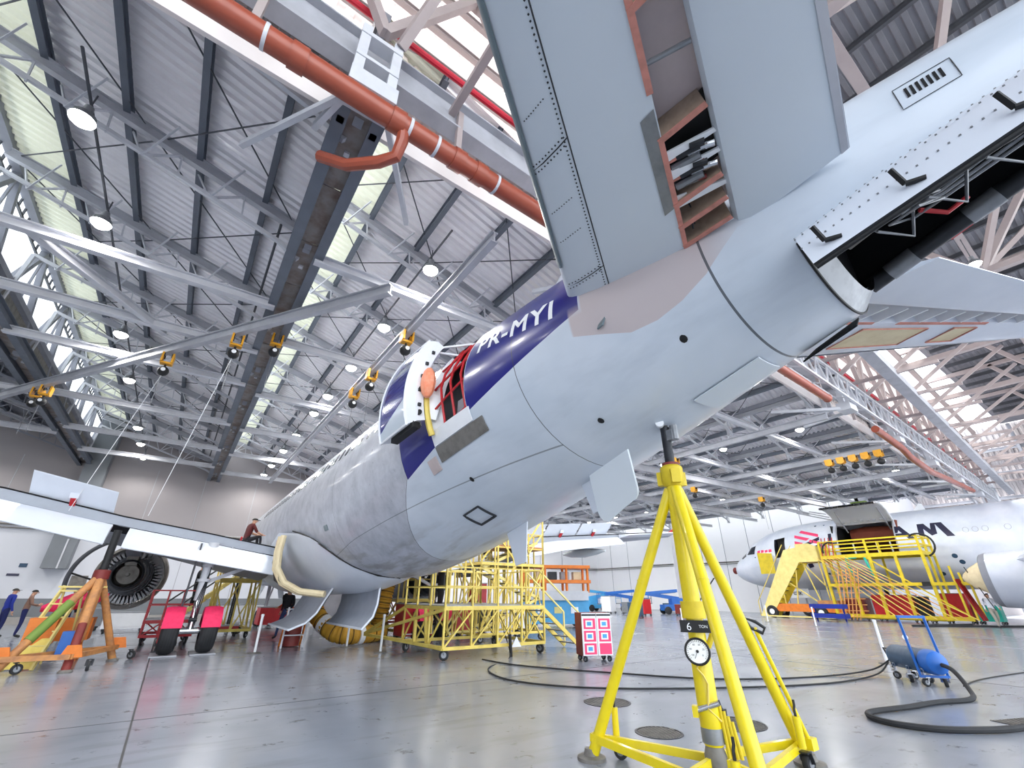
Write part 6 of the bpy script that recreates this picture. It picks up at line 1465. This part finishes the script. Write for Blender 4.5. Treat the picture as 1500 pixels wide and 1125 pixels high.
MB().prism([V((43.9, 22.2, 3.4)), V((43.9, 20.9, 3.4)), V((43.9, 20.9, 5.1)), V((43.9, 22.2, 5.2))], (.06, 0, 0)).build('canopy_panel', 'yellow_deep', t, smooth=False)
for p, q in (((41.3, 16.2, 4.05), (41.3, 16.05, .5)), ((41.3, 17.4, 4.05), (41.3, 16.6, .5)), ((43.2, 16.2, 4.05), (43.2, 16.05, .5)), ((41.3, 18.8, 2.6), (41.3, 16.05, .5)), ((41.3, 17.4, 4.0), (41.3, 16.05, 2.2)), ((41.3, 20.2, .9), (41.3, 16.05, .9)), ((41.3, 19.4, 1.8), (41.3, 19.4, .5)), ((41.3, 18, 3.5), (41.3, 18.6, .5))): MB().bar(p, q, .07).build('strut', 'yellow_worn', t, smooth=False)
MB().box((42.2, 18.2, .75), (1.9, 5.4, .55)).build('chassis', 'orange', t, smooth=False); MB().box((42.2, 16.3, 1.05), (1.9, 1.4, .5)).build('cab', 'orange_worn', t, smooth=False)
MB().bar((41.1, 21.5, .12), (41.1, 16.0, .12), .1).build('base_rail', 'yellow_pale', t, smooth=False)
for y in (16.9, 20.6):
    for x in (41.25, 43.1): q = MB().lathe((x-.12, y, .45), (1, 0, 0), [(0, .2), (0, .42), (.03, .45), (.21, .45), (.24, .42), (.24, .2)], 20); w_ = q.build('tyre', 'rubber', t); MB().lathe((x-.14, y, .45), (1, 0, 0), [(0, 0), (0, .2), (.28, .2), (.28, 0)], 14).build('wheel_hub', 'white', w_)
# grey steps ahead of the nose
ladder('nose_steps', 'dark wheeled steps standing just ahead of the freighter nose', (43.0, 29.5, 0), (44.6, 27.4, 3.2), 1.1, 'dark_metal', rungs=9, side=(.8, .6, 0))
# ---- long yellow cargo dock
t = dock('cargo_dock', 'long yellow cargo dock with railed deck below the open cargo door', 40.9, 43.6, 9.6, 15.7, 4.35, 1.05, 'yellow_deep', nx=2, brace=False, w=.13, wheels=False)
for y in (9.6, 11.1, 12.6, 14.1, 15.7): MB().bar((40.9, y, .2), (40.9, y-.0, 4.3), .17).build('post', 'yellow_deep', t, smooth=False)
MB().bar((40.8, 7.6, 2.35), (40.8, 15.7, 2.35), .16, .2).build('mid_beam', 'yellow_deep', t, smooth=False); MB().bar((40.7, 8.2, .35), (40.7, 15.7, .35), .16, .22).build('mid_beam', 'yellow_deep', t, smooth=False)
for k in range(3): MB().bar((40.7, 8.4-.35*k, .3), (40.9, 8.5-.35*k, 3.4-.4*k), .11).build('mast', 'yellow_deep', t, smooth=False)
MB().bar((40.85, 8.2, .35), (40.85, 13.0, 4.3), .08).build('cross_brace', 'yellow_deep', t, smooth=False)
# stair flight: many thin rails slanting down
for k in range(9):
    MB().bar((40.45, 15.9-.38*k*.6, 4.25), (40.2, 11.9-.5*k, .3), .05).build('stair_bar', 'rope_orange' if k % 2 else 'yellow_worn', t, smooth=False)
for k in range(6): MB().bar((39.4+.1*k, 14.9-.18*k, .1), (39.6+.15*k, 14.4-.2*k, 3.4), .05).build('ladder_bar', 'rope_orange', t, smooth=False)
for k in range(8): MB().bar((39.5, 14.9, .3+.38*k), (40.1, 13.4, .3+.38*k), .04).build('ladder_rung', 'rope_orange', t, smooth=False)
for y in (14.1, 12.9): MB().bar((40.75, y, 4.15), (40.6, y-.25, 2.9), .1).build('green_brace', 'teal', t, smooth=False)
MB().bar((40.75, 14.1, 4.15), (40.75, 13.4, 4.15), .07).build('green_brace', 'teal', t, smooth=False)
MB().box((40.7, 9.9, 2.35), (.06, .45, .26)).build('notice_plate', 'black', t, smooth=False)
for k in range(4): MB().bar((40.8, 15.6-.25*k, 4.4), (40.9, 15.4-.25*k, 5.7), .05).build('red_tube', 'red', t, smooth=False)
MB().path(arc((40.8, 9.5, 4.75), .75, -1.2, 2.2, 12, (0, -1, 0), (0, 0, 1)), .06, 6).build('hung_hose', 'black', t)
MB().path(arc((40.8, 14.9, 4.75), .6, 1.2, 3.4, 8, (0, -1, 0), (0, 0, 1)), .06, 6).build('hung_hose', 'black', t)
for k in range(2): MB().bar((40.5, 7.7, .3), (40.7, 8.3, 2.6), .35, .12).build('leaning_board', 'red', t, smooth=False)
t2 = thing('equipment_row', 'dark blue low trolley in front of the cargo dock leg', 'trolley', (38.3, 15.2, 0))
for z in (.35, .95): MB().box((38.3, 15.2, z), (.9, 2.1, .28)).build('shelf', 'cloth_blue', t2, smooth=False)
for y in (14.3, 16.1): MB().bar((38.3, y, 0), (38.3, y, 1.1), .08).build('leg', 'cloth_blue', t2, smooth=False)
for x, y, d, m_, l in ((43.0, 12.6, (1.2, 2.4, 1.5), 'red', 'red cargo loader body under the yellow cargo dock'), (43.4, 9.4, (1.0, 1.4, 1.6), 'red', 'red cabinet under the tail end of the cargo dock'), (43.2, 15.0, (1.2, 1.3, 1.3), 'red_dark', 'dark red unit under the front of the cargo dock'), (44.2, 4.6, (1.5, 2.4, .7), 'blue_dark', 'dark blue bench trolley beside the freighter engine'), (42.9, 11.0, (.9, .6, 1.4), 'black', 'black box unit behind the slanting stair bars'), (43.8, 8.0, (1, 1.2, .9), 'teal', 'pale teal cart past the cargo dock')):
    c_ = cart('ground_unit', l, (x, y, 0), d, m_, 'ground unit')
# ================================================================ parked lifts and carts along the far walls
def scissor(name, label, x, y, m, rz=0.0, arm=2.6, m2='grey_metal'):
    c = V((x, y, 0)); t = thing(name, label, 'lift', c); M = Matrix.Rotation(rz, 3, 'Z'); P = lambda a, b_, z: c+M @ V((a, b_, z))
    MB().box(P(0, 0, .55), (2.2, 1.2, .5), rz=rz).build('chassis', m, t, smooth=False)
    for a in (-.8, .8):
        for b_ in (-.6, .6): MB().lathe(P(a, b_-.1, .33), M @ V((0, 1, 0)), [(0, 0), (0, .28), (.03, .33), (.17, .33), (.2, .28), (.2, 0)], 16).build('tyre', 'rubber', t)
    MB().box(P(-.3, 0, 1.05), (1.1, .9, .6), rz=rz).build('turret', m, t, smooth=False)
    MB().bar(P(-.6, 0, 1.3), P(arm, 0, 1.75), .22, .3).build('boom', m, t, smooth=False); MB().bar(P(arm, 0, 1.75), P(-.4, .3, 2.0), .2, .26).build('boom', m, t, smooth=False)
    MB().box(P(arm+.4, 0, .75), (.9, 1.4, .08), rz=rz).build('basket_floor', m2, t, smooth=False)
    for a in (0, .85):
        for b_ in (-.65, .65): MB().bar(P(arm+a, b_, .75), P(arm+a, b_, 1.8), .05).build('basket_post', m, t, smooth=False)
    for z in (1.3, 1.8):
        for b_ in (-.65, .65): MB().bar(P(arm, b_, z), P(arm+.85, b_, z), .05).build('basket_rail', m, t, smooth=False)
    return t
scissor('boom_lift', 'blue boom lift parked by the jog in the far wall', 39.5, 34.0, 'blue', 2.2)
scissor('boom_lift', 'second blue boom lift between the jack legs and the wall', 39.3, 28.8, 'blue', 2.6)
scissor('boom_lift', 'light blue boom lift with folded arm at the jack cylinder', 38.5, 38.5, 'blue_light', -.1)
scissor('boom_lift', 'dark blue boom lift close to the freighter nose steps', 46.5, 34.0, 'blue_dark', 2.0)
cart('tip_cart', 'olive green tip cart near the wall corner', (33.2, 38.5, 0), (2.4, 1.6, 1.5), 'green', 'cart', rz=.3)
cart('tool_cart', 'white tool cart left of the parked blue lifts', (35.0, 33.0, 0), (1.5, .9, 1.3), 'white', 'cart', rz=.4)
cart('tool_cart', 'red tool cart in front of the blue lifts', (33.5, 27.5, 0), (.9, .7, 1.1), 'red', 'cart')
cart('tool_cart', 'blue framed parts cart in front of the lifts', (30.0, 25.5, 0), (1.3, .9, .9), 'blue_dark', 'cart', rz=.5)
cart('flat_cart', 'pale flat cart on the floor before the lifts', (27.5, 27.5, 0), (2.2, 1.0, .15), 'white', 'cart', rz=.6)
cart('tool_cart', 'small dark red cart right of the jack cylinder', (36.5, 26.0, 0), (.8, .7, .7), 'red_dark', 'cart')
cart('tool_cart', 'grey cart under the boom of the second blue lift', (34.8, 30.2, 0), (1.3, .9, .8), 'grey_metal', 'cart')
# orange shelf lift with blue base near the dock
t = thing('shelf_lift', 'orange two-shelf rack over a blue base unit to the right of the tower', 'rack', (17.5, 20.5, 0))
MB().box((17.5, 20.5, .75), (3.4, 1.6, 1.1), rz=-.5).build('base', 'blue_light', t, smooth=False); MB().box((17.3, 20.2, 1.55), (3.3, 1.5, .45), rz=-.5).build('tank', 'steel_white', t, smooth=False)
M_ = Matrix.Rotation(-.5, 3, 'Z')
for z in (2.25, 3.0): MB().box((17.5, 20.5, z), (3.9, 1.2, .16), rz=-.5).build('shelf', 'orange', t, smooth=False)
for a in (-1.8, -.6, .6, 1.8):
    for b_ in (-.5, .5): c = V((17.5, 20.5, 0))+M_ @ V((a, b_, 0)); MB().bar(c+V((0, 0, 1.7)), c+V((0, 0, 3.05)), .1).build('post', 'orange', t, smooth=False)
for k in range(5): MB().box(V((17.5, 20.5, 2.55))+M_ @ V((-1.5+.7*k, 0, 0)), (.45, .5, .4), rz=-.5).build('stored_box', ['wall_white', 'cream', 'dark_metal', 'steel_light', 'cream'][k], t, smooth=False)
for a in (-1.3, 1.3):
    for b_ in (-.65, .65): c = V((17.5, 20.5, .22))+M_ @ V((a, b_, 0)); MB().lathe(c, M_ @ V((0, 1, 0)), [(0, 0), (0, .22), (.12, .22), (.12, 0)], 12).build('tyre', 'rubber', t)
for k, mm in ((0, 'white'), (1, 'yellow_pale'), (2, 'white')): MB().box(V((17.5, 20.5, .85))+M_ @ V((-.9+.9*k, -.81, 0)), (.4, .02, .3), rz=-.5).build('warning_sticker', mm, t, smooth=False)
# ================================================================ people
def person(label, loc, yaw, hgt, J, cl, lean=0.0, held=None):
    """J: joints in a body frame (x right, y forward, z up, metres for a 1.75 m figure) overriding a standing pose; one skinned body"""
    P_ = dict(pel=(0, 0, .95), waist=(0, 0, 1.1), chest=(0, .02, 1.33), neck=(0, .02, 1.50), head=(0, .05, 1.60), top=(0, .05, 1.72),
              shR=(.18, .02, 1.44), elR=(.24, .0, 1.15), wrR=(.25, .1, .9), haR=(.25, .12, .82), shL=(-.18, .02, 1.44), elL=(-.24, 0, 1.15), wrL=(-.25, .1, .9), haL=(-.25, .12, .82),
              hiR=(.1, 0, .9), knR=(.11, .03, .5), anR=(.11, -.02, .09), toR=(.12, .17, .04), hiL=(-.1, 0, .9), knL=(-.11, .03, .5), anL=(-.11, -.02, .09), toL=(-.12, .17, .04))
    P_.update(J)
    rad = dict(pel=.14, waist=.135, chest=.16, neck=.06, head=.095, top=.075, shR=.075, elR=.05, wrR=.036, haR=.042, shL=.075, elL=.05, wrL=.036, haL=.042, hiR=.095, knR=.065, anR=.045, toR=.042, hiL=.095, knL=.065, anL=.045, toL=.042)
    E_ = [('pel', 'waist'), ('waist', 'chest'), ('chest', 'neck'), ('neck', 'head'), ('head', 'top'), ('chest', 'shR'), ('shR', 'elR'), ('elR', 'wrR'), ('wrR', 'haR'), ('chest', 'shL'), ('shL', 'elL'), ('elL', 'wrL'), ('wrL', 'haL'), ('pel', 'hiR'), ('hiR', 'knR'), ('knR', 'anR'), ('anR', 'toR'), ('pel', 'hiL'), ('hiL', 'knL'), ('knL', 'anL'), ('anL', 'toL')]
    ks = list(P_); ix = {k: i for i, k in enumerate(ks)}; sc = hgt/1.75
    me = bpy.data.meshes.new('body'); me.from_pydata([V(P_[k])*sc for k in ks], [(ix[a], ix[b_]) for a, b_ in E_], [])
    o = bpy.data.objects.new('body', me); C.objects.link(o); sm = o.modifiers.new('skin', 'SKIN'); me.skin_vertices.new() if not me.skin_vertices else None
    for k in ks: me.skin_vertices[0].data[ix[k]].radius = (rad[k]*sc, rad[k]*sc*(.8 if k in ('chest', 'waist', 'pel') else 1)); me.skin_vertices[0].data[ix[k]].use_root = (k == 'pel')
    o.modifiers.new('sub', 'SUBSURF').levels = 1; o.modifiers['sub'].render_levels = 1
    dg = bpy.context.evaluated_depsgraph_get(); m2 = bpy.data.meshes.new_from_object(o.evaluated_get(dg)); bpy.data.objects.remove(o); bpy.data.meshes.remove(me)
    q = MB(); q.v = [tuple(v.co) for v in m2.vertices]; q.f = [tuple(p.vertices) for p in m2.polygons]; bpy.data.meshes.remove(m2)
    # cloth by nearest bone: 0 skin 1 top 2 legs 3 shoes
    kind = {('neck', 'head'): 0, ('head', 'top'): 0, ('wrR', 'haR'): 0, ('wrL', 'haL'): 0, ('elR', 'wrR'): cl.get('fore', 1), ('elL', 'wrL'): cl.get('fore', 1), ('hiR', 'knR'): 2, ('knR', 'anR'): 2, ('hiL', 'knL'): 2, ('knL', 'anL'): 2, ('pel', 'hiR'): 2, ('pel', 'hiL'): 2, ('anR', 'toR'): 3, ('anL', 'toL'): 3}
    for f in q.f:
        c = sum((V(q.v[i]) for i in f), V())/len(f); best = None
        for e in E_:
            a, b_ = V(P_[e[0]])*sc, V(P_[e[1]])*sc; u = max(0, min(1, (c-a).dot(b_-a)/((b_-a).length_squared+1e-9))); d = (c-a.lerp(b_, u)).length
            if best is None or d < best[0]: best = (d, e)
        q.mi.append(kind.get(best[1], 1))
    # fingers and thumb, nose, ears
    q.k = 0
    for s in 'RL':
        h = V(P_['ha'+s])*sc; w_ = V(P_['wr'+s])*sc; d = (h-w_).normalized(); a = d.cross(V((0, 1, 0.2))).normalized(); n_ = a.cross(d)
        for k in range(4): b0 = h+a*((k-1.5)*.019*sc)+d*.015*sc; ln = (.075, .085, .08, .062)[k]*sc; q.path([b0, b0+d*ln*.5+n_*.008, b0+d*ln*.8+n_*.03*sc], .009*sc, 5, rs=[.009*sc, .0085*sc, .006*sc])
        sd = -1 if s == 'R' else 1; q.path([h+a*(.028*sd)*sc-d*.01, h+a*(.055*sd)*sc+d*.02*sc, h+a*(.06*sd)*sc+d*.05*sc], .01*sc, 5, rs=[.012*sc, .01*sc, .007*sc])
    hd = V(P_['head'])*sc; tp_ = V(P_['top'])*sc; upd = (tp_-hd).normalized(); fw = V(cl.get('look', (0, 1, 0))).normalized(); rgt = fw.cross(upd).normalized()
    q.path([hd+fw*.085*sc+upd*.03*sc, hd+fw*.115*sc+upd*.0, hd+fw*.09*sc-upd*.012*sc], .014*sc, 5)
    for s in (-1, 1): q.ball(hd+rgt*(s*.09*sc)+upd*.01, .025*sc, 6, 4, (.5, .9, 1.2))
    M = Matrix.Rotation(yaw, 3, 'Z'); T = lambda p: V(loc)+M @ V(p)
    r = thing('person', label, 'person', loc)
    q.v = [tuple(T(p)) for p in q.v]; bd = q.build('body', ['skin', cl['top'], cl['legs'], cl.get('shoe', 'black')], r, ang=80)
    h = MB(); rows = []
    for i in range(6):
        t = PI*.5*i/5; rows.append([T(hd+upd*(.035+.085*math.cos(t))*sc+(rgt*math.cos(u)*.100+fw*math.sin(u)*.105)*math.sin(t+.01)*sc-fw*.018*sc) for u in [2*PI*k/12 for k in range(12)]])
    h.loft(rows, caps=False); h.build('cap' if cl.get('cap') else 'hair', cl.get('cap') or 'hair', r)
    if cl.get('cap'): MB().prism([T(hd+upd*.05*sc+fw*.08*sc+rgt*x) for x in (-.07*sc, .07*sc)]+[T(hd+upd*.045*sc+fw*.17*sc+rgt*x) for x in (.05*sc, -.05*sc)], (0, 0, .01)).build('cap_brim', cl['cap'], r, smooth=False)
    e_ = MB()
    for s in (-1, 1): e_.ball(T(hd+fw*.094*sc+rgt*(s*.034*sc)+upd*.026*sc), .011*sc, 6, 4)
    e_.build('eyes', 'black', r); MB().bar(T(hd+fw*.092*sc-upd*.045*sc-rgt*.025*sc), T(hd+fw*.092*sc-upd*.045*sc+rgt*.025*sc), .008*sc).build('mouth', 'salmon', r, smooth=False)
    return r
stride = dict(knR=(.1, .2, .52), anR=(.1, .3, .1), toR=(.11, .48, .07), knL=(-.1, .05, .5), anL=(-.1, -.28, .14), toL=(-.1, -.12, .04), elR=(.25, -.14, 1.18), wrR=(.26, -.08, .93), haR=(.26, -.04, .86), elL=(-.25, .06, 1.16), wrL=(-.24, .26, 1.0), haL=(-.23, .32, .95))
person('person in white jacket and black cap striding past the freighter engine', (38.9, 6.95, 0), 2.1, 1.78, dict(stride, head=(0, .03, 1.61), top=(0, .0, 1.72)), dict(top='cloth_white', legs='cloth_grey', cap='black', look=(0, .8, .5)))
person('person in black shirt and jeans walking by the hanging belly doors', (4.0, 20.9, 0), 2.5, 1.78, stride, dict(top='cloth_black', legs='denim'))
person('person in orange vest bending behind the walker in black', (4.6, 23.2, 0), 1.2, 1.72, dict(chest=(0, .16, 1.28), neck=(0, .25, 1.42), head=(0, .3, 1.5), top=(0, .33, 1.61), shR=(.18, .18, 1.38), shL=(-.18, .18, 1.38), elR=(.22, .35, 1.15), elL=(-.22, .35, 1.15), wrR=(.12, .5, 1.05), wrL=(-.12, .5, 1.05), haR=(.1, .57, 1.03), haL=(-.1, .57, 1.03)), dict(top='cloth_orange', legs='cloth_navy'))
work = dict(elR=(.24, .12, 1.17), wrR=(.1, .3, 1.15), haR=(.05, .36, 1.16), elL=(-.24, .12, 1.17), wrL=(-.1, .3, 1.12), haL=(-.05, .35, 1.12), head=(0, .07, 1.59), top=(0, .08, 1.71))
person('person in blue shirt and dark cap standing by the back wall', (-5.0, 27.2, 0), -1.0, 1.74, {}, dict(top='cloth_blue', legs='cloth_navy', cap='hair'))
person('person in brown sweater reading a phone near the back wall', (-4.35, 26.6, 0), -1.4, 1.70, work, dict(top='cloth_brown', legs='cloth_navy'))
person('person in black half hidden behind the pale step ladder', (-2.9, 24.5, 0), -.4, 1.74, dict(chest=(0, .1, 1.3), head=(0, .18, 1.56), top=(0, .22, 1.67), neck=(0, .13, 1.47)), dict(top='cloth_black', legs='cloth_navy'))
person('person in black standing on the stair behind the near engine', (.95, 25.0, .98), -1.9, 1.74, work, dict(top='cloth_black', legs='cloth_black'))
sit = dict(pel=(0, 0, .22), waist=(0, .03, .38), chest=(0, .1, .6), neck=(0, .14, .78), head=(0, .18, .88), top=(0, .2, 1.0), shR=(.18, .1, .72), shL=(-.18, .1, .72), elR=(.24, .25, .48), elL=(-.24, .25, .48), wrR=(.16, .46, .42), wrL=(-.16, .46, .42), haR=(.14, .54, .4), haL=(-.14, .54, .4), hiR=(.1, .04, .18), hiL=(-.1, .04, .18), knR=(.14, .45, .36), knL=(-.14, .45, .36), anR=(.14, .5, .06), anL=(-.14, .5, .06), toR=(.15, .68, .03), toL=(-.15, .68, .03))
person('person in dark red shirt and cap crouching on the near wing', (XC-2.75, YN-15.2, 3.02+DZ), -1.3, 1.75, sit, dict(top='cloth_maroon', legs='cloth_black', cap='black', fore=0))
